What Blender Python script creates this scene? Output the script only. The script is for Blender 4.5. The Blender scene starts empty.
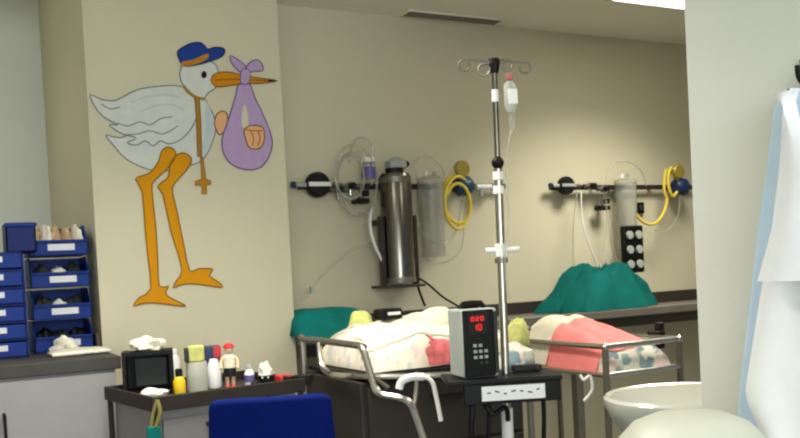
import bpy, bmesh, math, random
from mathutils import Vector, Matrix, noise
random.seed(4)
SC = bpy.context.scene
COL = SC.collection
PI = math.pi
V = Vector

# ------------------------------------------------------------------ camera
F_PX = 900.0
YAW, PITCH, ROLL = math.radians(27.8), math.radians(-1.5), math.radians(3.0)
EYE = V((0, 0, 1.25))
PPY = 295.6
fw = V((math.sin(YAW) * math.cos(PITCH), math.cos(YAW) * math.cos(PITCH), math.sin(PITCH)))
r0 = V((math.cos(YAW), -math.sin(YAW), 0))
u0 = r0.cross(fw)
cx = r0 * math.cos(ROLL) - u0 * math.sin(ROLL)
cy = r0 * math.sin(ROLL) + u0 * math.cos(ROLL)
cam = bpy.data.objects.new('camera', bpy.data.cameras.new('camera'))
COL.objects.link(cam)
m3 = Matrix((cx, cy, -fw)).transposed()
cam.matrix_world = Matrix.Translation(EYE) @ m3.to_4x4()
cam.data.sensor_width = 36
cam.data.lens = F_PX * 36 / 800
cam.data.shift_y = (PPY - 219) / 800
cam.data.clip_start = 0.05
SC.camera = cam


def ray(px, py):
    return fw + cx * ((px - 400) / F_PX) - cy * ((py - PPY) / F_PX)


def at_d(px, py, d):            # a point seen at px,py at depth d
    return EYE + ray(px, py) * d


def at_y(px, py, Y):            # ... on the plane y = Y
    r = ray(px, py)
    return EYE + r * ((Y - EYE.y) / r.y)


def at_x(px, py, X):
    r = ray(px, py)
    return EYE + r * ((X - EYE.x) / r.x)


def at_z(px, py, Z):
    r = ray(px, py)
    return EYE + r * ((Z - EYE.z) / r.z)


def depth(p):
    return (V(p) - EYE).dot(fw)


# --------------------------------------------------------------- materials
def lin(c):
    return tuple(((v / 255) / 12.92 if v / 255 <= .04045 else ((v / 255 + .055) / 1.055) ** 2.4) for v in c)


def mat(name, rgb, rough=.6, metal=0., vary=.06, scale=14., bump=0., bscale=60., emit=None, estr=0., spec=.5, coat=0.):
    m = bpy.data.materials.new(name)
    m.use_nodes = True
    nt = m.node_tree
    b = nt.nodes['Principled BSDF']
    c = lin(rgb)
    tc = nt.nodes.new('ShaderNodeTexCoord')
    nz = nt.nodes.new('ShaderNodeTexNoise')
    nz.inputs['Scale'].default_value = scale
    nz.inputs['Detail'].default_value = 4
    nt.links.new(tc.outputs['Object'], nz.inputs['Vector'])
    rp = nt.nodes.new('ShaderNodeValToRGB')
    rp.color_ramp.elements[0].position = .3
    rp.color_ramp.elements[1].position = .7
    rp.color_ramp.elements[0].color = tuple(v * (1 - vary) for v in c) + (1,)
    rp.color_ramp.elements[1].color = tuple(min(1, v * (1 + vary)) for v in c) + (1,)
    nt.links.new(nz.outputs['Fac'], rp.inputs['Fac'])
    nt.links.new(rp.outputs['Color'], b.inputs['Base Color'])
    b.inputs['Roughness'].default_value = rough
    b.inputs['Metallic'].default_value = metal
    b.inputs['Specular IOR Level'].default_value = spec
    b.inputs['Coat Weight'].default_value = coat
    if bump:
        n2 = nt.nodes.new('ShaderNodeTexNoise')
        n2.inputs['Scale'].default_value = bscale
        nt.links.new(tc.outputs['Object'], n2.inputs['Vector'])
        bp = nt.nodes.new('ShaderNodeBump')
        bp.inputs['Strength'].default_value = bump
        bp.inputs['Distance'].default_value = .01
        nt.links.new(n2.outputs['Fac'], bp.inputs['Height'])
        nt.links.new(bp.outputs['Normal'], b.inputs['Normal'])
    if emit:
        b.inputs['Emission Color'].default_value = lin(emit) + (1,)
        b.inputs['Emission Strength'].default_value = estr
    return m


def clear(name, rgb, op=.25, rough=.15):
    m = bpy.data.materials.new(name)
    m.use_nodes = True
    nt = m.node_tree
    b = nt.nodes['Principled BSDF']
    out = nt.nodes['Material Output']
    b.inputs['Roughness'].default_value = rough
    nz = nt.nodes.new('ShaderNodeTexNoise')
    nz.inputs['Scale'].default_value = 9
    rp = nt.nodes.new('ShaderNodeValToRGB')
    c = lin(rgb)
    rp.color_ramp.elements[0].color = tuple(v * .93 for v in c) + (1,)
    rp.color_ramp.elements[1].color = c + (1,)
    nt.links.new(nz.outputs['Fac'], rp.inputs['Fac'])
    nt.links.new(rp.outputs['Color'], b.inputs['Base Color'])
    t = nt.nodes.new('ShaderNodeBsdfTransparent')
    lw = nt.nodes.new('ShaderNodeLayerWeight')
    lw.inputs['Blend'].default_value = .35
    mr = nt.nodes.new('ShaderNodeMapRange')
    mr.inputs['To Min'].default_value = op
    mr.inputs['To Max'].default_value = min(1, op + .5)
    nt.links.new(lw.outputs['Facing'], mr.inputs['Value'])
    mx = nt.nodes.new('ShaderNodeMixShader')
    nt.links.new(mr.outputs['Result'], mx.inputs['Fac'])
    nt.links.new(t.outputs[0], mx.inputs[1])
    nt.links.new(b.outputs[0], mx.inputs[2])
    nt.links.new(mx.outputs[0], out.inputs['Surface'])
    return m


def floral(name, base, cols, scale=16., amount=.33):
    """printed cotton: soft blotches of several colours on a pale ground"""
    m = bpy.data.materials.new(name)
    m.use_nodes = True
    nt = m.node_tree
    b = nt.nodes['Principled BSDF']
    b.inputs['Roughness'].default_value = .9
    b.inputs['Specular IOR Level'].default_value = .15
    tc = nt.nodes.new('ShaderNodeTexCoord')
    prev = None
    rgb = nt.nodes.new('ShaderNodeRGB')
    rgb.outputs[0].default_value = lin(base) + (1,)
    prev = rgb.outputs[0]
    for i, c in enumerate(cols):
        mp = nt.nodes.new('ShaderNodeMapping')
        mp.inputs['Location'].default_value = (i * 3.7, i * 1.9, i * 5.1)
        nt.links.new(tc.outputs['Object'], mp.inputs['Vector'])
        nz = nt.nodes.new('ShaderNodeTexNoise')
        nz.inputs['Scale'].default_value = scale
        nz.inputs['Detail'].default_value = 2
        nt.links.new(mp.outputs[0], nz.inputs['Vector'])
        rp = nt.nodes.new('ShaderNodeValToRGB')
        rp.color_ramp.elements[0].position = .5 + amount * .22
        rp.color_ramp.elements[1].position = .56 + amount * .22
        nt.links.new(nz.outputs['Fac'], rp.inputs['Fac'])
        mx = nt.nodes.new('ShaderNodeMixRGB')
        mx.inputs[2].default_value = lin(c) + (1,)
        nt.links.new(rp.outputs['Color'], mx.inputs[0])
        nt.links.new(prev, mx.inputs[1])
        prev = mx.outputs[0]
    nt.links.new(prev, b.inputs['Base Color'])
    return m


M = {}
M['wall'] = mat('wall_paint', (205, 199, 172), .85, vary=.02, scale=2, bump=.05, spec=.2)
M['wallcool'] = mat('wall_paint_white', (214, 216, 206), .8, vary=.02, scale=2, bump=.05, spec=.2)
M['ceil'] = mat('ceiling_paint', (234, 230, 214), .9, vary=.02, scale=2, spec=.2)
M['floor'] = mat('vinyl_floor', (120, 122, 118), .4, vary=.08, scale=30)
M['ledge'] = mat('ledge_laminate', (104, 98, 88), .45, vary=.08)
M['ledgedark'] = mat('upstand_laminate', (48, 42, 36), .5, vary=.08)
M['counter'] = mat('worktop_laminate', (66, 64, 60), .6, vary=.1, spec=.25)
M['cabinet'] = mat('cabinet_laminate', (146, 144, 142), .6, vary=.03)
M['upstand'] = mat('brown_upstand', (70, 52, 40), .5, vary=.1)
M['bin'] = mat('blue_bin_plastic', (10, 46, 124), .5, vary=.08, spec=.2)
M['binside'] = mat('blue_bin_plastic_dark', (8, 32, 96), .5, vary=.08, spec=.2)
M['label'] = mat('paper_label', (214, 216, 220), .7, vary=.04)
M['paper'] = mat('white_paper', (226, 222, 206), .8, vary=.05)
M['cream'] = mat('cream_wrapper', (200, 170, 130), .7, vary=.15, scale=40)
M['chrome'] = mat('chrome', (206, 204, 196), .22, 1., vary=.03)
M['steel'] = mat('brushed_steel', (126, 122, 114), .22, 1., vary=.05)
M['pole'] = mat('pole_steel', (172, 168, 156), .3, 1., vary=.05)
M['bagred'] = mat('faded_red_plastic', (176, 92, 88), .5)
M['dullsteel'] = mat('dull_steel', (128, 124, 114), .45, .8, vary=.08)
M['dark'] = mat('dark_plastic', (18, 17, 18), .5, vary=.15, spec=.25)
M['black'] = mat('black_plastic', (7, 7, 8), .5, vary=.15, spec=.2)
M['darkbrown'] = mat('dark_brown_rail', (58, 50, 46), .4, .4, vary=.1)
M['grey'] = mat('grey_plastic', (158, 164, 158), .5, vary=.05)
M['white'] = mat('white_plastic', (226, 226, 222), .4, vary=.03)
M['ceramic'] = mat('white_ceramic', (200, 201, 190), .18, vary=.015, coat=.4)
M['binwhite'] = mat('white_lid_plastic', (196, 198, 184), .5, vary=.02)
M['teal'] = mat('teal_drape', (8, 92, 86), .9, vary=.12, bump=.2, bscale=140, spec=.15)
M['teal2'] = mat('teal_drape_pale', (14, 112, 106), .9, vary=.12, bump=.2, bscale=140, spec=.15)
M['pink'] = mat('pink_blanket', (247, 142, 138), .95, vary=.06, bump=.25, bscale=110, spec=.1)
M['redcloth'] = mat('red_pink_cloth', (212, 112, 112), .95, vary=.3, scale=30, bump=.2, spec=.1)
M['sheet'] = mat('cream_sheet', (232, 224, 200), .95, vary=.05, bump=.2, spec=.1)
M['quilt'] = floral('printed_quilt', (222, 214, 196), [(214, 188, 186), (200, 200, 196), (232, 226, 200)], 16, .3)
M['flor'] = floral('floral_sheet', (214, 216, 198), [(140, 162, 164), (176, 188, 150), (228, 202, 194), (120, 142, 150)], 15, .16)
M['yellowgreen'] = mat('yellow_green_cloth', (188, 188, 112), .9, vary=.18, scale=40)
M['cord'] = mat('olive_cord', (126, 120, 62), .9)
M['yellow'] = mat('yellow_plastic', (226, 186, 24), .45, vary=.06)
M['yellowhose'] = mat('yellow_hose', (216, 190, 66), .45, vary=.06)
M['navy'] = mat('navy_plastic', (18, 44, 84), .4, vary=.1)
M['tealblue'] = mat('teal_blue_plastic', (14, 58, 84), .4, vary=.1)
M['gold'] = mat('olive_gauge', (160, 142, 60), .4, .3, vary=.1)
M['red'] = mat('red_plastic', (200, 44, 50), .5, vary=.1)
M['purple'] = mat('purple_label', (96, 84, 150), .5, vary=.1)
M['chairblue'] = mat('blue_upholstery', (3, 22, 86), .85, vary=.08, scale=60, bump=.15, bscale=200, spec=.08)
M['trolley'] = mat('trolley_grey', (132, 128, 128), .5, .1, vary=.05)
M['trolleydark'] = mat('trolley_dark_rim', (44, 38, 34), .55, .0, vary=.12, spec=.25)
M['greybox'] = mat('grey_panel', (46, 50, 46), .6, vary=.12, spec=.25)
M['cotdark'] = mat('cot_cabinet_dark', (50, 46, 42), .6, vary=.08, spec=.25)
M['skin'] = mat('doll_skin', (222, 190, 150), .6, vary=.05)
M['gown'] = mat('pale_blue_gown', (190, 214, 236), .9, vary=.04, spec=.1)
M['coat'] = mat('white_coat_cloth', (238, 240, 244), .9, vary=.02, spec=.1)
M['clear'] = clear('clear_plastic', (186, 188, 176), .2)
M['frosted'] = clear('frosted_plastic', (204, 206, 194), .6, .3)
M['tube'] = clear('clear_tube', (184, 182, 166), .32)
M['led'] = mat('red_digits', (120, 8, 8), .5, emit=(255, 24, 20), estr=.75)
M['diffuser'] = mat('light_diffuser', (250, 250, 244), .5, emit=(255, 250, 232), estr=4.5)
M['vent'] = mat('vent_metal', (150, 144, 122), .6, .2)
# mural paints
P = {}
for k, c in dict(white=(204, 208, 200), shade=(186, 198, 200), orange=(208, 142, 10), cap=(30, 62, 140), gold=(178, 122, 34),
                 beak=(198, 130, 14), lilac=(176, 152, 190), peach=(220, 168, 122), ink=(96, 84, 66), eye=(26, 22, 24), strap=(160, 118, 40),
                 line=(128, 136, 132), brown=(120, 78, 20), wallc=(203, 200, 172), lilacink=(110, 86, 132), orangeink=(136, 92, 10)).items():
    P[k] = mat('mural_paint_' + k, c, .8, vary=.04, scale=20, spec=.2)


# ------------------------------------------------------------ mesh builder
WM = {}


def worldm(o):
    return WM.get(o.name, Matrix.Identity(4)) if o else Matrix.Identity(4)


def thing(name, label, cat, loc=(0, 0, 0), rz=0., group=None):
    o = bpy.data.objects.new(name, None)
    COL.objects.link(o)
    o.empty_display_size = .05
    o.location = loc
    o.rotation_euler = (0, 0, rz)
    o['label'] = label
    o['category'] = cat
    if group:
        o['group'] = group
    WM[o.name] = Matrix.Translation(V(loc)) @ Matrix.Rotation(rz, 4, 'Z')
    return o


def tag(o, label, cat, group=None, kind=None):
    o['label'] = label
    o['category'] = cat
    if group:
        o['group'] = group
    if kind:
        o['kind'] = kind
    return o


class MB:
    def __init__(self):
        self.bm = bmesh.new()

    def box(self, c, s, rz=0., rx=0., ry=0.):
        mtx = Matrix.Translation(V(c)) @ Matrix.Rotation(rz, 4, 'Z') @ Matrix.Rotation(ry, 4, 'Y') @ Matrix.Rotation(rx, 4, 'X') @ Matrix.Diagonal((s[0], s[1], s[2], 1))
        bmesh.ops.create_cube(self.bm, size=1, matrix=mtx)
        return self

    def cyl(self, a, b, r1, r2=None, seg=20):
        a, b = V(a), V(b)
        r2 = r1 if r2 is None else r2
        d = b - a
        q = d.to_track_quat('Z', 'Y').to_matrix().to_4x4()
        bmesh.ops.create_cone(self.bm, cap_ends=True, segments=seg, radius1=r1, radius2=r2, depth=d.length,
                              matrix=Matrix.Translation((a + b) / 2) @ q)
        return self

    def sph(self, c, r, sc=(1, 1, 1), seg=20, rz=0):
        bmesh.ops.create_uvsphere(self.bm, u_segments=seg, v_segments=max(8, seg // 2), radius=r,
                                  matrix=Matrix.Translation(V(c)) @ Matrix.Rotation(rz, 4, 'Z') @ Matrix.Diagonal((sc[0], sc[1], sc[2], 1)))
        return self

    def lathe(self, prof, c=(0, 0, 0), seg=32, axis=None, sx=1., sy=1.):
        """prof = [(r, h)...] about the axis (default z), ends closed where r = 0"""
        q = Matrix.Identity(3) if axis is None else V(axis).to_track_quat('Z', 'Y').to_matrix()
        rings = []
        for r, h in prof:
            if r < 1e-6:
                rings.append([self.bm.verts.new(V(c) + q @ V((0, 0, h)))])
            else:
                rings.append([self.bm.verts.new(V(c) + q @ V((r * sx * math.cos(2 * PI * i / seg), r * sy * math.sin(2 * PI * i / seg), h))) for i in range(seg)])
        for A, B in zip(rings, rings[1:]):
            for i in range(seg):
                j = (i + 1) % seg
                if len(A) == 1 and len(B) == 1:
                    continue
                if len(A) == 1:
                    self.bm.faces.new((A[0], B[j], B[i]))
                elif len(B) == 1:
                    self.bm.faces.new((A[i], A[j], B[0]))
                else:
                    self.bm.faces.new((A[i], A[j], B[j], B[i]))
        return self

    def tube(self, pts, r, seg=8, closed=False, smooth=4, radii=None):
        pts = [V(p) for p in pts]
        if smooth and len(pts) > 2:
            pts = catmull(pts, smooth, closed)
        n = len(pts)
        rings = []
        up = None
        for i, p in enumerate(pts):
            if closed:
                t = pts[(i + 1) % n] - pts[i - 1]
            else:
                t = pts[min(i + 1, n - 1)] - pts[max(i - 1, 0)]
            if t.length < 1e-9:
                t = V((0, 0, 1))
            t.normalize()
            if up is None:
                up = V((0, 0, 1)) if abs(t.z) < .9 else V((1, 0, 0))
            s = t.cross(up)
            if s.length < 1e-6:
                s = t.cross(V((.3, .8, .1)))
            s.normalize()
            up = s.cross(t)
            rr = r if radii is None else radii[min(len(radii) - 1, int(i * len(radii) / n))]
            rings.append([self.bm.verts.new(p + s * rr * math.cos(2 * PI * k / seg) + up * rr * math.sin(2 * PI * k / seg)) for k in range(seg)])
        prs = list(zip(rings, rings[1:]))
        if closed:
            prs.append((rings[-1], rings[0]))
        for A, B in prs:
            for k in range(seg):
                l = (k + 1) % seg
                self.bm.faces.new((A[k], B[k], B[l], A[l]))
        if not closed:
            self.bm.faces.new(rings[0])
            self.bm.faces.new(list(reversed(rings[-1])))
        return self

    def grid(self, pts):
        """pts[i][j] quad patch"""
        vs = [[self.bm.verts.new(V(p)) for p in row] for row in pts]
        for a, b in zip(vs, vs[1:]):
            for j in range(len(a) - 1):
                self.bm.faces.new((a[j], a[j + 1], b[j + 1], b[j]))
        return vs

    def prism(self, poly, d):
        """flat polygon extruded by vector d"""
        d = V(d)
        A = [self.bm.verts.new(V(p)) for p in poly]
        B = [self.bm.verts.new(V(p) + d) for p in poly]
        self.bm.faces.new(A)
        self.bm.faces.new(list(reversed(B)))
        n = len(A)
        for i in range(n):
            j = (i + 1) % n
            self.bm.faces.new((A[i], B[i], B[j], A[j]))
        return self

    def done(self, name, m, parent=None, bevel=0., smooth=True, local=False, sub=0, weld=False):
        if weld:
            bmesh.ops.remove_doubles(self.bm, verts=self.bm.verts, dist=1e-5)
        bmesh.ops.recalc_face_normals(self.bm, faces=self.bm.faces)
        if parent is not None and not local:
            self.bm.transform(worldm(parent).inverted())
        me = bpy.data.meshes.new(name)
        self.bm.to_mesh(me)
        self.bm.free()
        me.materials.append(m if not isinstance(m, str) else M[m])
        if smooth:
            for p in me.polygons:
                p.use_smooth = True
            try:
                me.set_sharp_from_angle(angle=math.radians(40))
            except Exception:
                pass
        o = bpy.data.objects.new(name, me)
        COL.objects.link(o)
        if parent is not None:
            o.parent = parent
            WM[o.name] = worldm(parent)
        if bevel:
            b = o.modifiers.new('bevel', 'BEVEL')
            b.width = bevel
            b.segments = 2
            b.limit_method = 'ANGLE'
        if sub:
            s = o.modifiers.new('sub', 'SUBSURF')
            s.levels = s.render_levels = sub
        return o


def catmull(pts, n, closed=False):
    out = []
    N = len(pts)
    rng = range(N) if closed else range(N - 1)
    for i in rng:
        if closed:
            p0, p1, p2, p3 = pts[i - 1], pts[i], pts[(i + 1) % N], pts[(i + 2) % N]
        else:
            p0, p1, p2, p3 = pts[max(i - 1, 0)], pts[i], pts[i + 1], pts[min(i + 2, N - 1)]
        for k in range(n):
            t = k / n
            out.append(.5 * ((2 * p1) + (p2 - p0) * t + (2 * p0 - 5 * p1 + 4 * p2 - p3) * t * t + (3 * p1 - p0 - 3 * p2 + p3) * t ** 3))
    if not closed:
        out.append(pts[-1].copy())
    return out


def copy_tree(o, parent=None):
    c = o.copy()
    COL.objects.link(c)
    c.parent = parent
    for ch in list(o.children):
        copy_tree(ch, c)
    return c


def struct(o):
    o['kind'] = 'structure'
    return o


# ------------------------------------------------------------------- room
YP, YB, YA = 4.10, 4.40, 5.55       # pillar face, back wall, alcove wall
CEIL = 2.66
XPL = at_y(92, 175, YP).x           # pillar left edge
XPR = at_y(287, 190, YP).x          # pillar right edge
XW, YW = 1.66, 1.60                 # near right wall: face x, end y
struct(MB().box((1.8, 1.5, -.05), (7.2, 8.6, .1)).done('floor', 'floor', smooth=False))
ACE = 3.10                          # the alcove's higher ceiling
mb = MB().box((1.8, .75, CEIL + .05), (7.2, 6.7, .1)).box(((XPL + 5.4) / 2, 4.95, CEIL + .05), (5.4 - XPL, 1.7, .1))
mb.box(((XPL - 1.8) / 2, 4.95, ACE + .05), (XPL + 1.8, 1.7, .1)).box(((XPL - 1.8) / 2, 4.05, (CEIL + ACE) / 2 + .1), (XPL + 1.8, .1, ACE - CEIL))
struct(mb.done('ceiling', 'ceil', smooth=False))
struct(MB().box((3.3, YB + .05, CEIL / 2), (3.6 + .6, .1, CEIL)).done('wall_back', 'wall', smooth=False))
struct(MB().box(((XPL + XPR) / 2, (YP + YA + .1) / 2, ACE / 2), (XPR - XPL, YA + .1 - YP, ACE)).done('wall_pillar', 'wall', smooth=False))
struct(MB().box((-.5, YA + .05, ACE / 2), (2 * (XPL + .5) - .002, .1, ACE)).done('wall_alcove', 'wallcool', smooth=False))
struct(MB().box(((XW + 2.3) / 2, (YW - 2.6) / 2, CEIL / 2), (2.3 - XW, YW + 2.6, CEIL)).done('wall_right', 'wallcool', smooth=False))
struct(MB().box((5.3, 3.1, CEIL / 2), (.1, 3.0, CEIL)).done('wall_end', 'wall', smooth=False))
# solid left wall; the daylight comes through a window behind the camera
XL, YR = -1.65, -2.6
struct(MB().box((XL - .05, 1.5, ACE / 2), (.1, 8.2, ACE)).done('wall_left', 'wallcool', smooth=False))
rw = MB()
rw.box((-1.55, YR - .05, CEIL / 2), (.3, .1, CEIL)).box((1.6, YR - .05, CEIL / 2), (.4, .1, CEIL))
rw.box((0, YR - .05, .45), (2.8, .1, .9)).box((0, YR - .05, 2.53), (2.8, .1, .26))
struct(rw.done('wall_rear', 'wallcool', smooth=False))
wf = MB()
for x in (-1.38, -.46, .46, 1.38):
    wf.box((x, YR - .05, 1.65), (.05, .06, 1.5))
for z in (.92, 2.38):
    wf.box((0, YR - .05, z), (2.8, .06, .05))
struct(wf.done('window_1', 'white', smooth=False))

# ---------------------------------------------------------------- ledge
zl = at_y(600, 311.5, 4.02).z
LZ = zl
LY = 4.02
L = thing('wall_ledge', 'long grey laminate ledge along the back wall behind both cots', 'ledge', (3.3, YB, 0))
X0, X1 = XPR + .002, 5.2
MB().box(((X0 + X1) / 2, (LY + YB) / 2 - .003, LZ - .0225), (X1 - X0, YB - LY - .006, .045)).done('worktop', 'ledge', L, bevel=.004)
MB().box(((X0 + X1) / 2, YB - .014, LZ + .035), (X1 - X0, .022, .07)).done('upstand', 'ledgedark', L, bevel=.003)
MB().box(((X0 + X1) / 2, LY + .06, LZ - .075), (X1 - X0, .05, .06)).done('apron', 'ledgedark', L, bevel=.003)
for x in (2.2, 3.3, 4.4):
    MB().box((x, LY + .1, (LZ - .05) / 2), (.05, .05, LZ - .05)).done('leg', 'dullsteel', L, bevel=.003)

# -------------------------------------------------------- alcove counter
CZ = .98
pc = at_z(60, 361, CZ)
CYF = pc.y
CXR = at_y(121, 357, CYF).x
C = thing('counter', 'dark topped counter with pale cupboard front standing left of the stork wall', 'counter', (0, CYF + .3, 0))
CXL = -1.2
MB().prism([(CXL, CYF, CZ - .05), (CXR, CYF, CZ - .05), (CXR, YP - .004, CZ - .05), (XPL - .003, YP - .004, CZ - .05),
            (XPL - .003, YA - .004, CZ - .05), (CXL, YA - .004, CZ - .05)], (0, 0, .05)).done('worktop', 'counter', C, bevel=.006)
MB().box(((CXL + CXR - .02) / 2, (CYF + .03 + YP - .004) / 2, .47), (CXR - .02 - CXL, YP - .034 - CYF, .92)).done('carcass', 'cabinet', C)
nd = 4
wd = (CXR - .02 - CXL) / nd
for i in range(nd):
    x = CXL + wd * (i + .5)
    d = MB().box((x, CYF + .02, .5), (wd - .008, .02, .84)).done('door', 'cabinet', C, bevel=.003)
    hx = x - wd / 2 + .05
    MB().tube([(hx, CYF + .012, .70), (hx, CYF - .02, .70), (hx, CYF - .02, .80), (hx, CYF + .012, .80)], .006, smooth=0).done('handle', 'dark', d)
MB().box((XPL - .014, (YP + YA) / 2, CZ + .035), (.02, YA - YP - .01, .07)).done('upstand', 'upstand', C, bevel=.003)

# ----------------------------------------------------------------- mural
def mp(x, y, k):
    p = at_y(x, y, YP)
    return V((p.x, YP - .0012 * k, p.z))


mural = thing('stork_mural', 'painted stork in a blue cap carrying a baby in a lilac sling on the wall', 'mural', (XPL + .5, YP, 1.3))


def ribbon(pts, w, m, name, parent, closed=True):
    mb = MB()
    n = len(pts)
    a, b = [], []
    for i, p in enumerate(pts):
        t = (pts[(i + 1) % n] - pts[i - 1]) if closed else (pts[min(i + 1, n - 1)] - pts[max(i - 1, 0)])
        t.y = 0
        if t.length < 1e-9:
            t = V((1, 0, 0))
        t.normalize()
        nn = V((-t.z, 0, t.x)) * w / 2
        a.append(mb.bm.verts.new(p + nn))
        b.append(mb.bm.verts.new(p - nn))
    for i in range(n if closed else n - 1):
        j = (i + 1) % n
        mb.bm.faces.new((a[i], a[j], b[j], b[i]))
    return mb.done(name, m, parent, smooth=False)


def paint(name, pxs, m, k, ink='ink', w=.006, smooth=3, parent=None, line=True):
    pts = [mp(x, y, k) for x, y in pxs]
    if smooth:
        pts = catmull(pts, smooth, True)
    mb = MB()
    mb.bm.faces.new([mb.bm.verts.new(p) for p in pts])
    o = mb.done(name, P[m], parent or mural, smooth=False)
    if line:
        ribbon([p + V((0, -.0008, 0)) for p in pts], w, P[ink], 'outline', o)
    return o


def stroke(pxs, m, k, w, name, parent, smooth=4):
    pts = catmull([mp(x, y, k) for x, y in pxs], smooth)
    return ribbon(pts, w, P[m], name, parent, False)


body = paint('body', [(186, 88), (194, 95), (204, 98), (209, 107), (214, 117), (215.5, 127), (214, 137), (209, 150), (201, 161), (188, 166), (172, 170), (158, 171), (144, 168),
                      (126, 159), (113, 145), (105.5, 135), (114, 137), (126, 136), (140, 118), (150, 100), (165, 90)], 'white', 1, 'line', .006)
paint('breast_shade', [(206, 101), (212, 115), (214, 127), (212, 140), (204, 156), (201, 150), (205, 132), (205, 115)], 'shade', 2, line=False, parent=body)
wing = paint('wing', [(90, 95), (101, 99.5), (113, 101), (121, 98), (137, 90), (158, 86.5), (178, 86), (190, 92), (196, 105), (196, 118), (190, 130), (180, 140), (169, 144),
                      (160, 141), (153, 146), (145, 141), (137, 145), (127, 143), (136, 138), (122, 134), (109, 125), (118, 125), (104, 117.5), (95, 107)], 'white', 2.5, 'line', .006)
for s in ([(117, 123), (128, 126), (140, 122), (150, 125), (160, 119), (172, 117)], [(126, 135), (138, 134), (150, 131), (163, 134), (178, 126)], [(101, 104), (110, 109), (120, 107)],
          [(130, 103), (146, 97), (165, 95), (180, 98)], [(140, 112), (155, 106), (172, 105), (184, 110)]):
    stroke(s, 'shade' if s[0][0] > 128 else 'line', 3.5, .008 if s[0][0] > 128 else .005, 'feather_line', wing)
head = paint('head', [(180, 71), (180.5, 80), (185.5, 88.5), (194, 95.5), (203, 98.5), (208, 93), (215, 88), (219, 80), (218, 71), (213, 63), (198, 60), (185, 62)], 'white', 3, 'line')
paint('eye', [(201, 75), (202, 72), (204.5, 71.5), (206.3, 73.5), (206, 77), (203.8, 78.5), (201.6, 77.5)], 'eye', 4, line=False, parent=head)
cap = paint('cap', [(177, 53), (181, 48.5), (190, 43.8), (199, 42.7), (203.8, 45.5), (207.4, 49.4), (214, 47.6), (222, 48.2), (224.5, 51.5), (221, 57), (210, 61.5), (197.4, 65), (184, 66.5),
                    (180, 62)], 'cap', 5, 'eye', .005)
paint('cap_band', [(181, 62.5), (193.7, 59.6), (206.5, 54), (207.6, 58.4), (197.4, 64), (184, 66.6)], 'gold', 6, line=False, parent=cap)
bk = paint('beak', [(210.5, 80.5), (213, 75.5), (218, 73), (228.4, 72.4), (243, 75.6), (261, 78.6), (277, 81), (261, 83.4), (243, 84), (228.4, 86), (217, 87), (212.5, 84.5)], 'beak', 5, 'brown', .005)
stroke([(214, 80.5), (230, 79.5), (245, 80), (272, 81)], 'brown', 6, .004, 'beak_line', bk)
paint('beak_tip', [(268, 79.9), (277, 81), (268, 82.2)], 'eye', 6.2, line=False, parent=bk, smooth=0)
st = paint('strap', [(194.5, 97), (199, 98), (200.5, 120), (201.4, 157), (197.3, 157), (196, 120)], 'strap', 4, 'brown', .004, smooth=0)
stroke([(184, 86), (187, 91.5), (194, 96.5), (204, 99.5)], 'strap', 4.5, .013, 'collar', st)
paint('pendant', [(200, 157), (202.6, 157), (204, 168), (205.4, 179), (210.5, 181), (210.5, 184.6), (206, 185.2), (206.4, 194), (201.6, 194), (201.6, 185.6), (195, 185.2), (195, 181.8), (201.2, 179.6),
                  (201, 168)], 'gold', 4, 'brown', .004, smooth=0)
bd = paint('sling', [(238.5, 84), (235, 97), (232, 107), (226.5, 124), (221.6, 140), (224, 155), (233, 165.5), (248, 170), (261, 167), (269, 156), (272, 143), (269, 130), (261, 111), (255, 99), (248.5, 83)],
           'lilac', 4, 'lilacink', .006)
paint('sling_gap', [(244, 104), (241.4, 115), (241.6, 127), (247.5, 126), (247, 113)], 'wallc', 5, line=False, parent=bd)
baby = paint('baby', [(243.5, 131), (249, 126), (256, 126), (262.5, 128), (264, 138), (261, 147), (254, 149.5), (248, 147), (245, 139)], 'peach', 6, 'brown', .005)
stroke([(250, 131), (253, 138), (252, 146)], 'brown', 7, .004, 'baby_line', baby)
stroke([(257, 131), (259.5, 138), (257.5, 146)], 'brown', 7, .004, 'baby_line', baby)
stroke([(245, 130), (254, 131), (262, 131)], 'gold', 7, .006, 'baby_line', baby)
paint('baby_foot', [(214, 123), (217.4, 113.5), (224, 111.4), (227.5, 118), (224, 131), (218.5, 134.5)], 'peach', 3.5, 'brown', .005)
paint('bow', [(230, 56), (231, 63), (237.5, 70.6), (243, 73), (246, 68), (238.5, 60.6)], 'lilac', 6, 'lilacink', .005)
paint('bow', [(245, 69), (250, 62.4), (256.7, 60.2), (261.3, 64), (262.3, 70.6), (254, 71.7), (246.7, 73)], 'lilac', 6, 'lilacink', .005)
paint('knot', [(241, 71), (246, 69), (249.5, 73), (249, 81), (245, 85), (240, 82)], 'lilac', 7, 'lilacink', .004)
paint('leg', [(169, 147.2), (174.5, 150.5), (175.4, 155), (173.5, 160), (167, 168.8), (158, 177), (153.4, 182), (151.7, 189.3), (155.8, 230), (157.5, 260), (159, 286), (168.5, 286), (166, 290), (167, 296),
              (178.5, 302), (185.7, 306.2), (168.2, 304.4), (151.7, 302.7), (140, 304), (133.2, 306.2), (139, 297.5), (150.5, 289), (147.8, 258), (145, 230), (141.9, 191.4), (135.3, 179.5), (142, 176),
              (149.7, 172.9), (157.9, 162.6), (161, 152.3), (164.5, 148.5)], 'orange', 3, 'orangeink', .006, smooth=2)
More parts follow.
